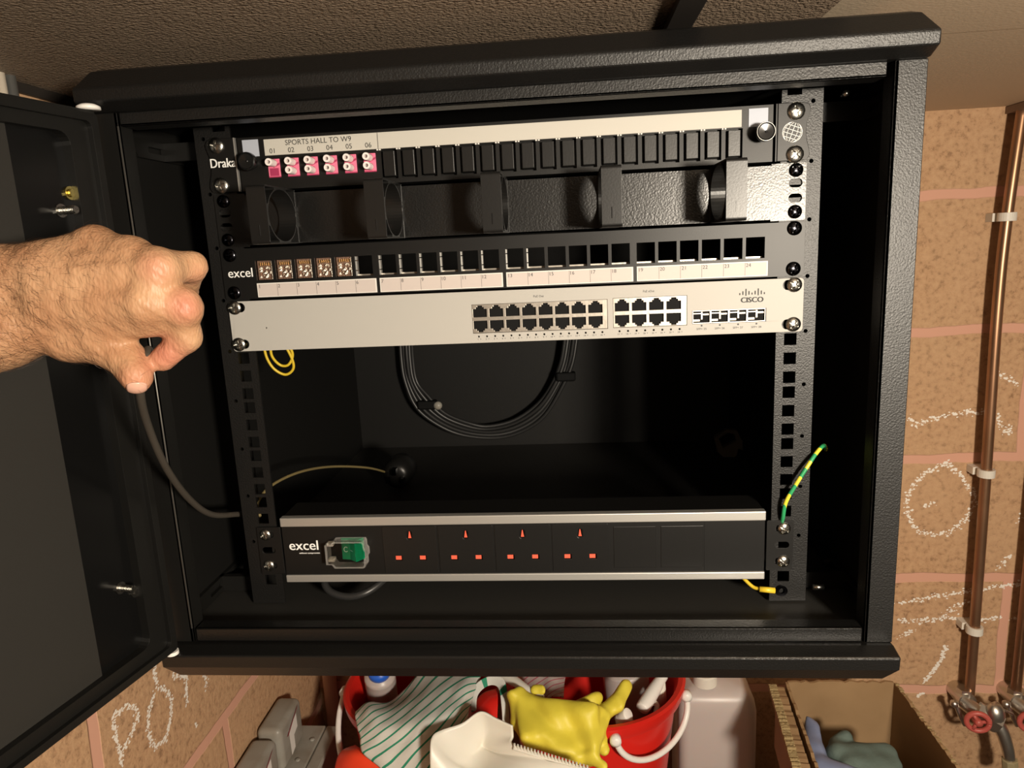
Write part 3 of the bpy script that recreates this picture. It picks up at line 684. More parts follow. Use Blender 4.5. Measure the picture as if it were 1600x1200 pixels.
# ------------------------------------------------------------------ pipes, conduits, taps
cp=thing('copper_pipe',(680,492,-400),'vertical copper water pipe on the blockwork wall held by white clips','pipe')
ppts=[(684,WB-28,CZ),(675,WB-28,-100),(673,WB-28,-230),(677,WB-28,-480),(680,WB-28,-740),(681,WB-28,-868)]
MB().tube(ppts,7.5,20,smooth=6).build('pipe',COPPER,cp,smooth=True)
for x,z in ((675,-93),(677,-474),(680,-736)):
    mb=MB(); mb.plate([circ(x,WB-28,12,24),circ(x,WB-28,7.6,24)],z-6,z+6,'z'); mb.box(x-14,x+8,WB-18,WB,z-6,z+6)
    mb.build('pipe_clip',CLIP,cp,bevel=.6)
def tap(name,c,label):
    t=thing(name,c,label,'tap','garden taps on the blockwork wall'); x,y,z=c
    m=MB(); m.tube([(x,WB,z+6),(x,y+14,z+6)],14,20,smooth=1); m.tube([(x,WB-28,z+24),(x,WB-28,z-8)],12,6,smooth=1)
    m.tube([(x-4,y+20,z+4),(x+8,y+2,z-2),(x+24,y-12,z-6),(x+34,y-20,z-18),(x+42,y-26,z-44),(x+47,y-28,z-70)],lambda q:12.5-4.5*q,20)
    m.tube([(x+22,y-6,z+18),(x+26,y-14,z+8),(x+26,y-14,z-22)],lambda q:8+6*math.sin(PI*q),14)
    m.tube([(x+6,y-2,z+4),(x+34,y-18,z-10)],15,6,smooth=1)
    m.build('body',TAPM,t,auto=40)
    MB().tube([(x+46,y-28,z-64),(x+49,y-29,z-88)],11.5,8,smooth=1).build('hose_nut',OLIVE,t,bevel=1)
    MB().tube([(x-24,y+4,z+10),(x-16,y,z-12),(x-10,y-2,z-24)],3.6,10).lathe((x-26,y+4,z+10),[(2,-6),(6,-3),(6,3),(2,6)],'z',16).tube([(x+26,y-14,z+14),(x+42,y-12,z+10),(x+56,y-10,z+2)],2.2,8).build('lever',TAPM,t,smooth=True)
    w=MB(); cx,cy,cz=x-4,y-22,z-2
    pts=[(cx+15*math.cos(a),cy-2-4*math.cos(a),cz+15*math.sin(a)) for a in [2*PI*i/24 for i in range(25)]]
    w.tube(pts,4.0,10,smooth=2)
    for a in (0,2*PI/3,4*PI/3): w.tube([(cx,cy-2,cz),(cx+14*math.cos(a),cy-2,cz+14*math.sin(a))],2.8,8,smooth=1)
    w.lathe((cx,cy-4,cz),[(5,-4),(6,0),(6,8),(3,24)],'y',14)
    w.build('hand_wheel',REDH,t,smooth=True)
    return t
tap('wall_tap',(673,470,-864),'chrome wall tap with a red wheel below the copper pipe')
tap('wall_tap',(752,470,-864),'second chrome wall tap cut off by the right edge of the picture')
MB().tube([(752,WB-28,CZ),(752,WB-28,-860)],7.5,16,smooth=1).build('supply_pipe',COPPER,bpy.data.objects['wall_tap.001'],smooth=True)
# conduits top left on the left wall
for i,(y,r,m,l) in enumerate(((-28,4,WPIPE,'leftmost cream plastic conduit rising to the ceiling above the door'),(-18,4,WPIPE,'second cream plastic conduit above the door, left of the metal tube'),(-8.5,4,WPIPE,'third cream plastic conduit, beside the metal tube above the door'))):
    tag(MB().tube([(WL+12,y,-260),(WL+12,y,CZ)],r,18,smooth=1).build('conduit',m,None,smooth=True,origin=(WL+12,y,-260)),l,'conduit','conduits on the left wall')
tag(MB().tube([(WL+12,2.5,-260),(WL+12,2.5,CZ)],4.6,18,smooth=1).build('conduit',GALV,None,smooth=True,origin=(WL+12,2.5,-260)),'shiny galvanised metal conduit next to the cream ones above the door','conduit','conduits on the left wall')
tag(MB().tube([(WL+25,WB-14,-FL),(WL+25,WB-14,CZ-12)],12,20,smooth=1).build('drain_pipe',PINKP,None,smooth=True,origin=(WL+25,WB-14,-FL)),'pinkish painted vertical pipe in the corner behind the grey box','pipe')

# ------------------------------------------------------------------ low bench and clutter below
BZ=-1030.0
bn=thing('storage_bench',(90,300,BZ),'dark wooden bench below the cabinet carrying buckets and boxes','bench')
MB().box(-414,600,60,518,BZ-25,BZ).build('bench_top',WOOD,bn,bevel=2)
for x in (-390,570):
    for y in (90,490): MB().box(x-22,x+22,y-22,y+22,-FL,BZ-25).build('leg',WOOD,bn)
# grey switch box standing on the bench against the left wall
gb=thing('grey_switch_box',(-360,250,BZ),'grey enamelled box with two raised rounded covers against the left wall','electrical box')
MB().box(-414,-336,150,372,BZ,-838).build('case',GREYM,gb,bevel=4,seg=3)
MB().box(-414,-352,146,374,-838,-830).build('lid',GREYM,gb,bevel=2); MB().box(-351,-330,146,374,-838,-830).build('lid_edge',GREYM,gb,bevel=3)
for i,(y0,y1) in enumerate(((272,352),(176,262))):
    mb=MB(); z1=-763 - (0 if i==0 else 3)
    mb.box(-415,-378,y0,y1,-832,z1); h=mb.build('raised_cover',GREYM,gb,bevel=9,seg=5)
    for p in h.data.polygons: p.use_smooth=True
    ym=(y0+y1)/2
    MB().add([(-377.4,ym-14,z1-20),(-377.4,ym+16,z1-12),(-377.4,ym+16,z1-34),(-377.4,ym+2,z1-38),(-377.4,ym+2,z1-58),(-377.4,ym-12,z1-62)],[(0,1,2,3,4,5)]).build('label',WPLB,h,fix=False)
    MB().add([(-377.3,ym+18,z1-6),(-377.3,ym+26,z1-4),(-377.3,ym-16,z1-26),(-377.3,ym-22,z1-24)],[(0,1,2,3)]).build('red_stripe',mat('dark_red_ink',(.25,.05,.06),.5),h,fix=False)
for (x,y) in ((-362,340),(-368,296),(-362,222)): MB().lathe((x,y,-830),[(4,0),(4,1.5),(2,2.4)],'z',12).build('rivet',GREYM,gb,smooth=True)

def bucket(c,r,h,label,hdl):
    t=thing('bucket',(c[0],c[1],BZ),label,'bucket','red buckets under the cabinet'); zt=BZ+h
    pr=[(r*.74,0),(r*.95,h*.93),(r*.985,h*.95),(r*.985,h-1),(r*1.0,h),(r*1.035,h),(r*1.05,h-3),(r*1.05,h-9),(r*1.01,h-9),(r*1.0,h-20),(r*.96,h-20)]
    ins=[(r*.93,h-4),(r*.70,4),(.01,4)]
    full=[(.01,0),(r*.72,0),(r*.95,h-22),(r*1.02,h-20),(r*1.04,h-12),(r*1.05,h-2),(r*1.02,h),(r*.97,h-1),(r*.93,h-14),(r*.70,4),(.01,4)]
    MB().lathe((c[0],c[1],BZ),full,'z',64,cap=False).build('bucket_body',REDP,t,auto=35)
    a0,a1,drop,lean=hdl
    p0=Vector((c[0]+r*1.07*math.cos(a0),c[1]+r*1.07*math.sin(a0),zt-14)); p1=Vector((c[0]+r*1.07*math.cos(a1),c[1]+r*1.07*math.sin(a1),zt-14))
    mid=(p0+p1)/2; out=Vector(lean)
    pts=[p0]
    for i in range(1,12):
        q=i/12; a=PI*q; pts.append(mid+(p0-mid)*math.cos(a)+out*math.sin(a)*drop)
    pts.append(p1)
    MB().tube(pts,4.2,12,smooth=3).lathe(tuple(p0),[(3,-7),(7.5,-5),(7.5,5),(3,7)],'y',16).lathe(tuple(p1),[(3,-7),(7.5,-5),(7.5,5),(3,7)],'y',16).build('handle',WPLB,t,smooth=True)
    return t
cL=atp(664,1064,2,-748); cR=atp(925,1045,2,-732)
bucket((cL[0],cL[1]),117,BZ*-1-748,'smaller red bucket at left, with a green-striped cloth hanging over it',(PI*1.02,-PI*.30,118,(-.18,-.75,-.62)))
bucket((cR[0],cR[1]),131,BZ*-1-732,'larger red bucket at right, holding a yellow glove and white spray bottles',(PI*1.56,PI*1.90,52,(.22,-.1,-1)))

def sheet(name,net,m,label=None,cat=None,thick=1.5,k=8,amp=0,parent=None,uvr=(0,0),seed=0,uvswap=False):
    # net: rows of (px,py,D) control points -> smooth sheet with real thickness
    rows=[[Vector(atd(*c)) for c in r] for r in net]
    rows=[catmull(r,k) for r in rows]; cols=list(zip(*rows)); cols=[catmull(list(c),k) for c in cols]
    nu,nv=len(cols),len(cols[0]); mb=MB(); vs=[];uv=[]
    r_=np.random.RandomState(seed); ph=r_.rand(6)*6
    for i in range(nu):
        for j in range(nv):
            p=cols[i][j]; u,v=i/(nu-1),j/(nv-1)
            w=amp*(math.sin(u*19+v*5+ph[0])+.7*math.sin(v*23-u*8+ph[1])+.5*math.sin((u+v)*37+ph[2]))
            q=Vector(p)+Vector((-.05,-.75,.65))*w; vs.append(q)
            uv.append((v+uvr[0]*u+uvr[1]*math.sin(u*4),u) if not uvswap else (u+uvr[0]*v,v))
    fs=[(i*nv+j,i*nv+j+1,(i+1)*nv+j+1,(i+1)*nv+j) for i in range(nu-1) for j in range(nv-1)]
    mb.add(vs,fs); mb.uv=uv
    o=mb.build(name,m,parent,smooth=True,fix=True,origin=None if parent is not None else tuple(vs[len(vs)//2]))
    s=o.modifiers.new('thickness','SOLIDIFY'); s.thickness=thick*.001; s.offset=0
    if label: tag(o,label,cat)
    return o
sheet('striped_cloth',[
 [(556,1112,1010),(575,1097,1010),(606,1098,1030),(635,1075,1050),(668,1040,1080),(710,1020,1085),(765,1020,1080)],
 [(556,1128,985),(580,1118,975),(610,1112,985),(650,1090,1005),(690,1062,1030),(725,1050,1040),(752,1054,1045)],
 [(562,1150,965),(590,1142,955),(622,1132,950),(662,1112,960),(700,1090,980),(728,1078,995),(742,1078,1010)],
 [(566,1175,950),(600,1172,940),(640,1158,930),(676,1140,930),(706,1118,945),(724,1108,965),(734,1104,985)],
 [(600,1204,935),(628,1204,925),(660,1188,915),(690,1172,915),(712,1152,925),(724,1136,945),(730,1128,960)],
 [(636,1235,925),(656,1230,915),(680,1212,905),(700,1196,905),(716,1182,915),(726,1168,930),(730,1158,945)]],
 CLOTHG,'white cloth with green stripes draped over the left red bucket','cloth',1.5,7,1.6,uvr=(.42,.03),seed=2)
sheet('cloth_strip',[
 [(744,1120,1000),(746,1088,1010),(762,1072,1025),(778,1074,1020),(783,1098,1000),(786,1140,985)],
 [(738,1122,1005),(738,1078,1015),(760,1058,1030),(786,1060,1025),(794,1094,1005),(796,1142,990)]],CLOTHG2,
 'narrow folded green-striped cloth arching beside the yellow glove','cloth',2,7,0,uvswap=True)
sheet('pink_striped_cloth',[
 [(800,1045,1120),(830,1040,1130),(860,1040,1135),(888,1042,1135)],
 [(815,1072,1080),(838,1066,1085),(862,1062,1090),(882,1066,1095)],
 [(835,1098,1045),(850,1094,1045),(866,1088,1050),(880,1090,1055)]],CLOTHP,'crumpled pink-striped cloth at the back beside the yellow glove','cloth',2,8,1.2,uvr=(.5,0),seed=4)
# red scoop between the cloths
sheet('red_scoop',[
 [(728,1124,1010),(738,1104,1020),(756,1084,1030),(776,1078,1035)],
 [(732,1134,990),(748,1112,1000),(764,1100,1005),(778,1092,1010)],
 [(738,1150,975),(754,1138,980),(768,1132,985),(776,1128,990)]],REDP,'red plastic scoop poking out between the striped cloths','scoop',4,6,0)
# orange red tray bottom left
sheet('orange_tray',[
 [(520,1230,985),(527,1190,990),(536,1174,995),(556,1166,1000)],
 [(545,1235,965),(548,1196,965),(556,1180,965),(566,1172,970)],
 [(600,1250,945),(602,1210,945),(604,1196,950),(606,1190,955)]],ORED,'bright orange-red plastic tray edge in front of the grey box','tray',4,6,0)
# white dustpan with comb teeth along its edge
dp=thing('dustpan',tuple(atd(760,1170,880)),'white plastic dustpan with a comb-toothed edge in front of the buckets','dustpan')
sheet('pan',[
 [(674,1235,865),(672,1175,875),(676,1150,885),(692,1140,893),(722,1130,900),(750,1112,905),(774,1122,900),(801,1134,890)],
 [(700,1240,862),(698,1196,874),(704,1184,884),(718,1178,892),(738,1168,903),(757,1142,912),(778,1144,903),(802,1150,890)],
 [(730,1245,862),(735,1212,876),(740,1204,886),(750,1190,896),(756,1174,908),(760,1170,912),(778,1170,896),(803,1164,880)],
 [(800,1260,845),(800,1230,850),(800,1215,855),(806,1204,860),(812,1196,864),(820,1190,866),(840,1188,864),(860,1190,860)],
 [(900,1270,835),(900,1250,838),(902,1240,840),(906,1225,842),(908,1215,844),(912,1208,846),(918,1204,846),(926,1202,846)]],WPL,parent=dp,thick=2.5,k=6)
mb=MB(); A=Vector(atd(803,1164,876)); B_=Vector(atd(922,1200,846)); side=Vector((0,-.1,1))
for i in range(22):
    p=A.lerp(B_,i/22); q=A.lerp(B_,(i+.5)/22)
    mb.add([p-side*3,q-side*3,q+side*3.2,p+side*3.2]+[v+Vector((0,-2.5,0)) for v in (p-side*3,q-side*3,q+side*3.2,p+side*3.2)],[(0,1,2,3),(4,5,6,7),(0,1,5,4),(1,2,6,5),(2,3,7,6),(3,0,4,7)])
mb.tube([A-side*4,A.lerp(B_,.5)-side*4.5,B_-side*4],3,8,smooth=2)
mb.build('comb_edge',WPL,dp)
# spray bottles and tools in the right bucket
def bottle(name,base,top,r,m,label,cat='bottle'):
    a,b=Vector(base),Vector(top); t=thing(name,tuple(a),label,cat); d=(b-a)
    MB().tube([a,a+d*.72,a+d*.86,b],lambda q:r if q<.7 else r*(1-.62*min(1,(q-.7)/.18)),20,smooth=6).build('bottle_body',m,t,smooth=True); return t,a,d
t,a,d=bottle('bottle',tuple(atd(601,1112,1150)),tuple(atd(592,1046,1085)),24,MILK,'bottle with a blue collar and white top in the left bucket')
MB().tube([a+d*.88,a+d*1.02],17,20,smooth=1).build('collar',BLUE,t,smooth=True); MB().tube([a+d*1.0,a+d*1.12],10,18,smooth=1).build('top',WPLB,t,smooth=True)
t,a,d=bottle('bottle',tuple(atd(985,1130,1130)),tuple(atd(975,1030,1110)),36,MILK,'pale translucent bottle standing in the right bucket behind the glove')
def trig(pa,pb,r,label):
    a,b=Vector(pa),Vector(pb); t=thing('spray_trigger',tuple(a),label,'spray nozzle')
    MB().tube([a,a.lerp(b,.12),a.lerp(b,.6),a.lerp(b,.95),b],lambda q:r*(.75+.25*math.sin(PI*min(1,q*1.2+.15))),18,smooth=5).build('nozzle_head',WPLB,t,smooth=True)
    d=(b-a).normalized(); s=Vector((.55,-.2,-.6))
    MB().tube([a.lerp(b,.3)+s*4,a.lerp(b,.35)+s*18,a.lerp(b,.1)+s*24],lambda q:5-2*q,10,smooth=4).build('trigger',WPL,t,smooth=True)
    MB().tube([a.lerp(b,.8),a.lerp(b,.8)+Vector((.1,.3,-1))*60],9,14,smooth=1).build('neck',WPL,t,smooth=True)
    return t
trig(atd(1003,1108,1000),atd(1036,1056,1045),10,'long white spray nozzle leaning on the right rim of the larger bucket')
trig(atd(982,1116,975),atd(968,1122,985),9,'short white nozzle tip beside the yellow glove')
tl=thing('brush_handle',tuple(atd(820,1075,1020)),'white flat tapered tool handle lying behind the yellow glove','tool handle')
MB().tube([atd(775,1050,1060),atd(800,1062,1035),(atd(825,1078,1010)),atd(849,1090,995)],lambda q:10*(1-.65*q),14).build('handle',WPL,tl,smooth=True)

# milky jerrycan
jc=thing('jerrycan',(272,448,BZ),'milky translucent plastic jerrycan standing between the red bucket and the cardboard box','jerrycan')
mb=MB(); prof=[(0,.96),(6,1),(205,1),(222,.95),(234,.84),(240,.6),(244,.3)]
vs=[];fs=[];L0=rr(-60,60,-50,50,16,5); n=len(L0)
for z,s in prof:
    for x,y in L0: vs.append((262+x*s,450+y*s,BZ+z))
for i in range(len(prof)-1):
    for k in range(n):
        j=(k+1)%n; fs.append((i*n+k,i*n+j,(i+1)*n+j,(i+1)*n+k))
fs.append(tuple(range(n))); fs.append(tuple(range((len(prof)-1)*n,len(prof)*n)))
mb.add(vs,fs).build('body',MILK,jc,smooth=True,bevel=0)
MB().lathe((246,432,BZ+240),[(19,0),(19,16),(17,18),(.01,18)],'z',28).build('screw_cap',CLIP,jc,auto=40)

# cardboard box
bx=thing('cardboard_box',(425,275,BZ),'open brown cardboard box with torn edges holding gloves and rags','box')
X0,X1,Y0,Y1,ZT=352,500,185,362,-741
def wob(mb,a,b,z0,z1,n,th):      # wall panel from a to b with a ragged top
    vs=[];fs=[]; ax,ay=a; bx_,by=b; nx,ny=-(by-ay),(bx_-ax); l=math.hypot(nx,ny); nx,ny=nx/l*th,ny/l*th
    for i in range(n+1):
        t=i/n; x,y=ax+(bx_-ax)*t,ay+(by-ay)*t; z=z1+random.uniform(-2.2,1.5)
        vs+=[(x,y,z0),(x,y,z),(x+nx,y+ny,z),(x+nx,y+ny,z0)]
    for i in range(n):
        o=4*i; fs+=[(o,o+4,o+5,o+1),(o+1,o+5,o+6,o+2),(o+2,o+6,o+7,o+3),(o+3,o+7,o+4,o)]
    fs+=[(0,1,2,3),(4*n,4*n+1,4*n+2,4*n+3)]; mb.add(vs,fs,0); return mb
mb=MB(); wob(mb,(X0,Y1),(X1,Y1),BZ,ZT,24,4); wob(mb,(X0-14,Y0),(X0,Y1),BZ,ZT,30,4); wob(mb,(X1,Y0),(X1,Y1),BZ,ZT,30,-4); wob(mb,(X0,Y0),(X1,Y0),BZ,ZT-10,20,4); mb.box(X0,X1,Y0,Y1,BZ,BZ+4)
mb.build('walls',CARD,bx)
mb=MB(); wob(mb,(X0-18,Y1-4),(X0-34,Y0+4),-845,ZT-3,36,11); mb.build('left_flap',CARD,bx)
mb=MB()
for i in range(44):
    t=i/44; y=Y1-4-(Y1-Y0-8)*t; xo=-16*t; mb.box(X0-29+xo,X0-18+xo,y-1.6,y+1.2,ZT-7,ZT+random.uniform(-2,1.5))
mb.build('flap_edge',CARDE,bx)
mb=MB()
for i in range(48):
    t=i/48; y=Y1-(Y1-Y0)*t; mb.box(X1+.2,X1+5.5,y-1.5,y+1.0,ZT-14,ZT+random.uniform(-4,1))
mb.build('torn_edge',CARDE,bx)

# ------------------------------------------------------------------ implicit surfaces (gloves, hand)
def sdf_field(prims,h,k,pad=6):
    P=np.array([q for a,b,ra,rb in prims for q in (a,b)]); R=max(max(ra,rb) for _,_,ra,rb in prims)
    lo=P.min(0)-R-pad; hi=P.max(0)+R+pad; n=np.ceil((hi-lo)/h).astype(int)+1
    ax=[(lo[i]+h*np.arange(n[i])).astype(np.float32) for i in range(3)]
    F=np.full(n,1e3,np.float32)
    for a,b,ra,rb in prims:
        a=np.array(a,np.float32); b=np.array(b,np.float32); m=max(ra,rb)+k*2+4
        l=np.minimum(a,b)-m; u=np.maximum(a,b)+m
        i0=np.maximum(0,((l-lo)/h).astype(int)); i1=np.minimum(n,((u-lo)/h).astype(int)+2)
        X,Y,Z=np.meshgrid(ax[0][i0[0]:i1[0]],ax[1][i0[1]:i1[1]],ax[2][i0[2]:i1[2]],indexing='ij')
        ba=b-a; L=float(ba@ba)+1e-6
        t=np.clip(((X-a[0])*ba[0]+(Y-a[1])*ba[1]+(Z-a[2])*ba[2])/L,0,1)
        d=np.sqrt((X-a[0]-t*ba[0])**2+(Y-a[1]-t*ba[1])**2+(Z-a[2]-t*ba[2])**2)-(ra+t*(rb-ra))
        sl=tuple(slice(i0[i],i1[i]) for i in range(3)); G=F[sl]
        hh=np.clip(.5+.5*(G-d)/k,0,1); F[sl]=G*(1-hh)+d*hh-k*hh*(1-hh)
    return F,lo
def nets(F,lo,h):
    n=np.array(F.shape)-1; acc=np.zeros((*n,3),np.float32); cnt=np.zeros(n,np.float32)
    c=[(i,j,k) for i in (0,1) for j in (0,1) for k in (0,1)]
    g=lambda o:F[o[0]:o[0]+n[0],o[1]:o[1]+n[1],o[2]:o[2]+n[2]]
    for a in c:
        for ax in range(3):
            if a[ax]: continue
            b=list(a); b[ax]=1; A,B=g(a),g(b); m=(A<0)!=(B<0)
            t=np.where(m,A/(A-B+1e-12),0)
            for q in range(3): acc[...,q]+=np.where(m,a[q]+(t if q==ax else 0),0)
            cnt+=m
    act=cnt>0; idx=-np.ones(n,int); idx[act]=np.arange(act.sum())
    ii=np.argwhere(act); pos=(ii+acc[act]/cnt[act][:,None])*h+lo
    S_=F<0; faces=[]
    for ax in range(3):
        o1,o2=[q for q in range(3) if q!=ax]
        if ax==1: o1,o2=o2,o1
        sa=[slice(1,-1)]*3; sa[ax]=slice(0,-1); sb=list(sa); sb[ax]=slice(1,None)
        e=np.argwhere(S_[tuple(sa)]!=S_[tuple(sb)]); 
        off=np.array([1,1,1]); off[ax]=0; e=e+off
        def cell(d1,d2):
            q=e.copy(); q[:,o1]+=d1; q[:,o2]+=d2; return idx[q[:,0],q[:,1],q[:,2]]
        f=np.stack([cell(-1,-1),cell(0,-1),cell(0,0),cell(-1,0)],1)
        ins=S_[e[:,0],e[:,1],e[:,2]]; f[~ins]=f[~ins][:,::-1]
        faces.append(f)
    f=np.concatenate(faces); f=f[(f>=0).all(1)]
    return pos,f
def blob(name,prims,h,k,m,parent=None,disp=None,origin=None):
    F,lo=sdf_field(prims,h,k); pos,f=nets(F,lo,h)
    if disp is not None: pos=disp(pos)
    mb=MB(); mb.v=[tuple(map(float,p)) for p in pos]; mb.f=[tuple(map(int,q)) for q in f]; mb.m=[0]*len(mb.f)
    return mb.build(name,m,parent,smooth=True,fix=True,origin=origin)
def cone(a,b,ra,rb): return (np.array(atd(*a)),np.array(atd(*b)),ra,rb)
# yellow rubber glove: flattened, folded over the bucket rim
def wr(pos):
    p=pos.copy(); w=2.2*np.sin(pos[:,0]*.13+pos[:,2]*.07)+1.9*np.sin(pos[:,0]*.05-pos[:,2]*.21+1)+.8*np.sin(pos[:,1]*.17+pos[:,0]*.22)
    p[:,1]-=w; p[:,2]+=w*.6; return p
G=[]
for i in range(7):
    t=i/6; G.append(cone((812+20*t,1092+14*t-3*math.sin(t*3),985-8*t),(826+95*t,1150+32*t,935-10*t),9,12))
for i in range(6):
    t=i/5; G.append(cone((832,1100+12*t,975-5*t),(925,1108+62*t-4*t*t,945-20*t),9,9))
for i in range(4):
    t=i/3; G.append(cone((900,1110+20*t,960),(935+8*t,1112+58*t,955-15*t),9,8))
G+=[cone((812,1096,985),(800,1086,985),8,7),cone((812,1092,988),(812,1080,990),8,6.5),cone((836,1078,1000),(845,1078,1000),7,7),cone((800,1088,985),(806,1130,965),5,6),cone((806,1130,965),(830,1168,940),6,7),
    cone((915,1112,975),(934,1090,985),9,7.5),cone((900,1105,975),(925,1092,985),8,7),
    cone((930,1125,960),(962,1100,975),11,10),cone((962,1100,975),(978,1072,995),10,9),cone((945,1120,955),(925,1180,915),7,6),
    cone((925,1180,915),(905,1186,915),6,6),cone((925,1186,912),(942,1196,905),7,6)]
gl=blob('rubber_glove',G,2.4,7,GLOVE,None,wr,origin=tuple(atd(870,1130,950)))
tag(gl,'crumpled yellow rubber glove hanging over the front of the larger red bucket','glove')
# contents of the box
G=[cone((1268,1135,960),(1262,1122,965),7,3),cone((1268,1135,960),(1272,1175,930),8,13),cone((1272,1175,930),(1285,1215,900),13,17),cone((1285,1200,905),(1320,1215,890),14,16),cone((1320,1215,890),(1360,1215,885),12,9)]
tag(blob('blue_glove',G,2.6,6,BLUEG,None,wr,origin=tuple(atd(1275,1180,930))),'blue disposable glove standing up in the cardboard box','glove')
G=[cone((1308,1165,940),(1322,1152,945),11,9),cone((1310,1180,925),(1345,1188,920),16,18),cone((1345,1182,925),(1385,1178,920),16,13),cone((1330,1200,905),(1390,1200,905),16,16)]
tag(blob('green_rag',G,2.8,7,GRNG,None,wr,origin=tuple(atd(1345,1190,920))),'dark green rag bunched inside the cardboard box','rag')

# ------------------------------------------------------------------ the hand (left hand, palm away, pinching the cable)
D0=412
def hc(a,b,ra,rb): return (np.array(atd(a[0],a[1],D0+a[2])),np.array(atd(b[0],b[1],D0+b[2])),ra,rb)
HP=[]
# forearm
HP+=[hc((-330,480,-30),(0,441,0),33,21),hc((-330,600,-30),(0,517,2),33,22),hc((-330,540,0),(0,480,16),34,26),
     hc((0,441,0),(78,428,0),21,18.5),hc((0,517,2),(86,492,4),22,18.5),hc((0,480,14),(90,460,12),24,18)]
# carpus and metacarpals
HP+=[hc((78,426,0),(150,389,2),18.5,12.5),hc((80,436,-2),(205,409,-3),18,12.5),hc((84,455,-2),(246,424,-7),17.5,12.2),
     hc((86,480,0),(226,474,-6),18,13),hc((86,492,6),(112,522,8),18,16.5),
     hc((90,440,16),(190,420,18),16,13),hc((90,470,16),(215,460,16),16,14)]
# webs and knuckle mounds
HP+=[hc((150,386,0),(205,403,-4),11.5,11),hc((205,403,-4),(248,420,-8),11,11),hc((248,424,-7),(232,472,-8),11.5,12)]
# index
HP+=[hc((226,474,-7),(284,479,-2),12.8,9.6),hc((232,500,0),(270,500,4),10,9),hc((284,480,-2),(291,527,8),9.4,8.2),hc((291,527,8),(254,561,10),8.2,7.3),hc((286,474,-3),(290,484,-3),9.4,9.2)]
# middle
HP+=[hc((246,422,-7),(272,418,3),12,9),hc((272,418,3),(300,416,12),9,8.2),hc((300,416,12),(286,458,36),8.0,7.8),hc((288,458,36),(250,500,44),7.6,7)]
# ring, little (curled behind the palm)
HP+=[hc((205,405,-3),(232,412,34),11.8,8.8),hc((232,412,34),(215,462,52),8.6,8),hc((215,462,52),(196,490,40),8,7)]
HP+=[hc((150,388,2),(172,398,36),12,8),hc((172,398,36),(165,440,50),7.8,7.2),hc((165,440,50),(160,470,38),7,6.5)]
# thumb
HP+=[hc((112,520,8),(166,536,8),16,13.2),hc((166,536,8),(197,560,6),13,10.6),hc((197,560,6),(212,586,2),10.4,8.4),hc((212,586,2),(214,592,2),8.4,7.8)]
HP+=[hc((150,515,4),(215,492,0),14,12.5)]
# tendons
HP+=[hc((120,424,-17),(240,417,-16),2.6,3.0),hc((110,470,-15),(220,468,-16),2.2,3),hc((110,410,-13),(196,399,-12),2.2,2.6)]
def skin_disp(pos):
    p=pos.copy(); w=.35*np.sin(pos[:,0]*.55+pos[:,2]*.35)*np.sin(pos[:,2]*.4+pos[:,1]*.3)+.22*np.sin(pos[:,0]*1.1+pos[:,2]*.9)
    p[:,1]-=w; return p
# separate fingers from the palm mass with little blending: blend radius small
hand=blob('person',HP,1.45,4.2,SKIN,None,skin_disp,origin=tuple(atd(60,460,D0)))
sm=hand.modifiers.new('smooth','SMOOTH'); sm.factor=.5; sm.iterations=3
tag(hand,"person's bare left forearm and hand reaching in from the left, pinching a dark cable",'person')
def skin_nodes():
    nt=SKIN.node_tree; b=nt.nodes['Principled BSDF']; N=nt.nodes.new; L=nt.links.new
    tc=N('ShaderNodeTexCoord')
    n1=N('ShaderNodeTexNoise'); n1.inputs['Scale'].default_value=38; n1.inputs['Detail'].default_value=5; L(tc.outputs['Object'],n1.inputs['Vector'])
    cr=N('ShaderNodeValToRGB'); cr.color_ramp.elements[0].position=.3; cr.color_ramp.elements[0].color=(.37,.185,.095,1); cr.color_ramp.elements[1].position=.72; cr.color_ramp.elements[1].color=(.50,.295,.165,1)
    L(n1.outputs['Fac'],cr.inputs['Fac'])
    # redder knuckles and fingertips, placed on the hand itself
    g=N('ShaderNodeNewGeometry'); last=cr.outputs['Color']
    for (px,py,dD,rad,am) in ((288,478,-10,.013,.75),(244,420,-18,.012,.45),(262,552,6,.018,.8),(214,592,0,.012,.7),(300,430,10,.012,.4)):
        c=V(atd(px,py,D0+dD)); vm=N('ShaderNodeVectorMath'); vm.operation='DISTANCE'; vm.inputs[1].default_value=c; L(g.outputs['Position'],vm.inputs[0])
        mr=N('ShaderNodeMapRange'); mr.inputs['From Min'].default_value=rad; mr.inputs['From Max'].default_value=rad*.15; mr.inputs['To Max'].default_value=am; L(vm.outputs['Value'],mr.inputs['Value'])
        mx=N('ShaderNodeMix'); mx.data_type='RGBA'; L(mr.outputs[0],mx.inputs[0]); L(last,mx.inputs[6]); mx.inputs[7].default_value=(.52,.19,.13,1); last=mx.outputs[2]
    L(last,b.inputs['Base Color'])
    mp=N('ShaderNodeMapping'); mp.inputs['Scale'].default_value=(1,1,.45); L(tc.outputs['Object'],mp.inputs['Vector'])
    n2=N('ShaderNodeTexVoronoi'); n2.inputs['Scale'].default_value=620; L(mp.outputs[0],n2.inputs['Vector'])
    n3=N('ShaderNodeTexNoise'); n3.inputs['Scale'].default_value=120; n3.inputs['Detail'].default_value=6; L(mp.outputs[0],n3.inputs['Vector'])
    ad=N('ShaderNodeMath'); ad.operation='MULTIPLY_ADD'; ad.inputs[1].default_value=.25; L(n2.outputs['Distance'],ad.inputs[0]); L(n3.outputs['Fac'],ad.inputs[2])
    bp=N('ShaderNodeBump'); bp.inputs['Strength'].default_value=.55; bp.inputs['Distance'].default_value=.0022; L(ad.outputs[0],bp.inputs['Height']); L(bp.outputs['Normal'],b.inputs['Normal'])
skin_nodes()
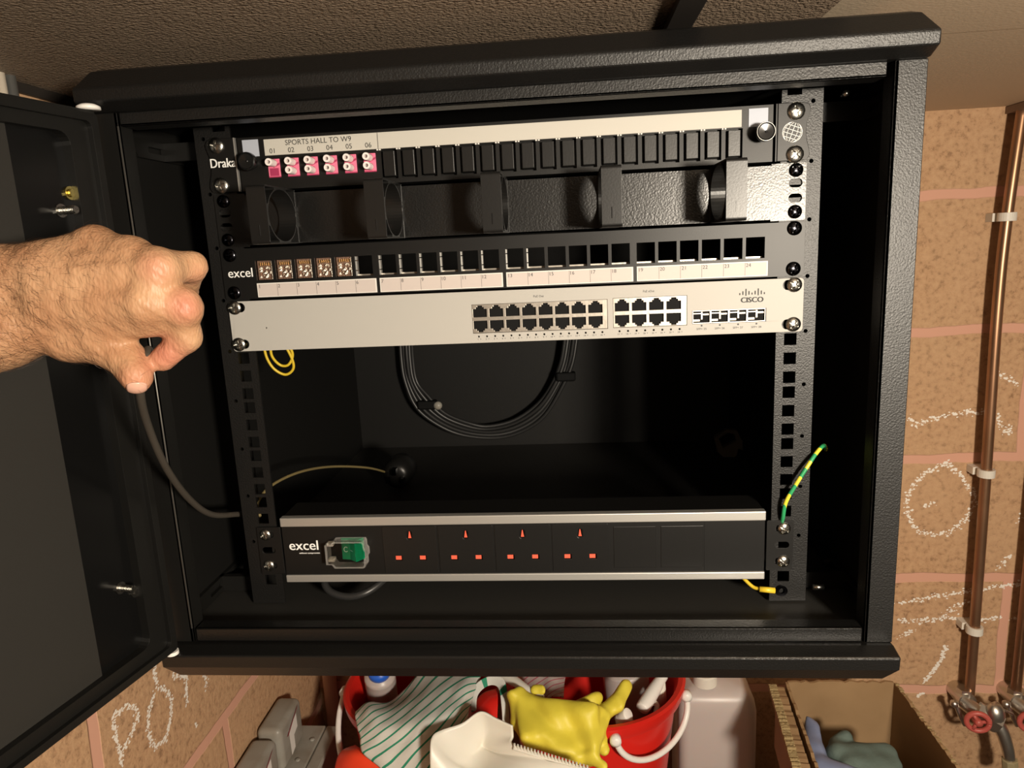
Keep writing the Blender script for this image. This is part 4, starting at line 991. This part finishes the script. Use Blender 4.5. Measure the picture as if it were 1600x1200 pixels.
# thumb nail
TC=Vector(atd(213,590,D0+2)); fw=(Vector(CC)-TC).normalized(); dn_=(Vector(atd(216,640,D0))-Vector(atd(213,590,D0))).normalized(); rt=fw.cross(dn_)
mb=MB(); vs=[];fs=[]
for i in range(13):
    for j in range(13):
        a=(i/12-.5)*1.5; b=(j/12-.5)*1.15*math.sqrt(max(.15,1-(2*(i/12-.5))**4*.6)); d=(fw*.62+dn_*.78).normalized(); e=rt
        f_=d.cross(e).normalized(); v=(d+e*math.tan(a)*.75+f_*math.tan(b)).normalized(); vs.append(TC+v*8.75)
fs=[(13*i+j,13*i+j+1,13*i+14+j,13*i+13+j) for i in range(12) for j in range(12)]
mb.add(vs,fs); nl=mb.build('thumbnail',NAIL,hand,smooth=True); so_=nl.modifiers.new('thickness','SOLIDIFY'); so_.thickness=.0008; so_.offset=1
# arm hair: short tapered strands rooted on the skin
vv=np.array([v.co for v in hand.data.vertices]); nn=np.array([v.normal for v in hand.data.vertices]); og=np.array(hand['_o'])
camdir=(CC-og)/np.linalg.norm(CC-og)
mb=MB(); world_p=vv*1000+og
q=(RM@(world_p-CC).T).T; sx=800+FOC*q[:,0]/q[:,2]; sy=600+FOC*q[:,1]/q[:,2]
facing=(nn*((CC-world_p)/np.linalg.norm(CC-world_p,axis=1)[:,None])).sum(1)
wgt=np.where(sx<60,1.0,np.where(sx<150,.30,np.where(sx<220,.05,0)))*(facing>.05)*(sx>-60)
wgt*=np.where((sx>90)&(sy<400),1.2,1); ids=np.random.RandomState(1).choice(len(vv),1150,p=wgt/wgt.sum())
dirx=np.array(atd(200,560,D0))-np.array(atd(0,470,D0)); dirx/=np.linalg.norm(dirx)
for i in ids:
    p=Vector(world_p[i]); n=Vector(nn[i]); d=(Vector(dirx)+Vector(rng.normal(0,.45,3))); d=(d-n*d.dot(n)).normalized(); L=random.uniform(4,10)
    s=d.cross(n); bend=random.uniform(-.5,.5); r=.06
    pts=[p-n*.1,p+d*L*.35+n*L*.12,p+d*L*.7+n*L*.14+s*bend*L*.15,p+d*L+n*L*.08+s*bend*L*.4]
    vs=[]
    for k,pt in enumerate(pts):
        rr_=r*(1-.75*k/3)
        for a in (0,2.09,4.19): vs.append(pt+(s*math.cos(a)+n*math.sin(a))*rr_)
    fs=[(3*k+j,3*k+(j+1)%3,3*k+3+(j+1)%3,3*k+3+j) for k in range(3) for j in range(3)]
    mb.add(vs,fs)
hh=mb.build('arm_hair',HAIR,hand,fix=False); hh['kind']='stuff'

# ------------------------------------------------------------------ light
def area(name,loc,target,size,power,col,shape='DISK'):
    l=bpy.data.lights.new(name,'AREA'); l.shape=shape; l.size=size; l.energy=power; l.color=col
    o=bpy.data.objects.new(name,l); COL.objects.link(o); o.location=V(loc); o.rotation_euler=(V(target)-V(loc)).to_track_quat('-Z','Y').to_euler(); return o
area('room_lamp',(505,-950,-110),(60,0,-400),.13,20.5,(1,.88,.72))
w=bpy.data.worlds.new('world'); w.use_nodes=True; S.world=w
w.node_tree.nodes['Background'].inputs[0].default_value=(1,.80,.60,1); w.node_tree.nodes['Background'].inputs[1].default_value=.055
S.view_settings.view_transform='Standard'; S.view_settings.look='None'; S.view_settings.exposure=0; S.view_settings.gamma=1; S.view_settings.use_curve_mapping=False
for o in bpy.data.objects:
    if '_o' in o: del o['_o']
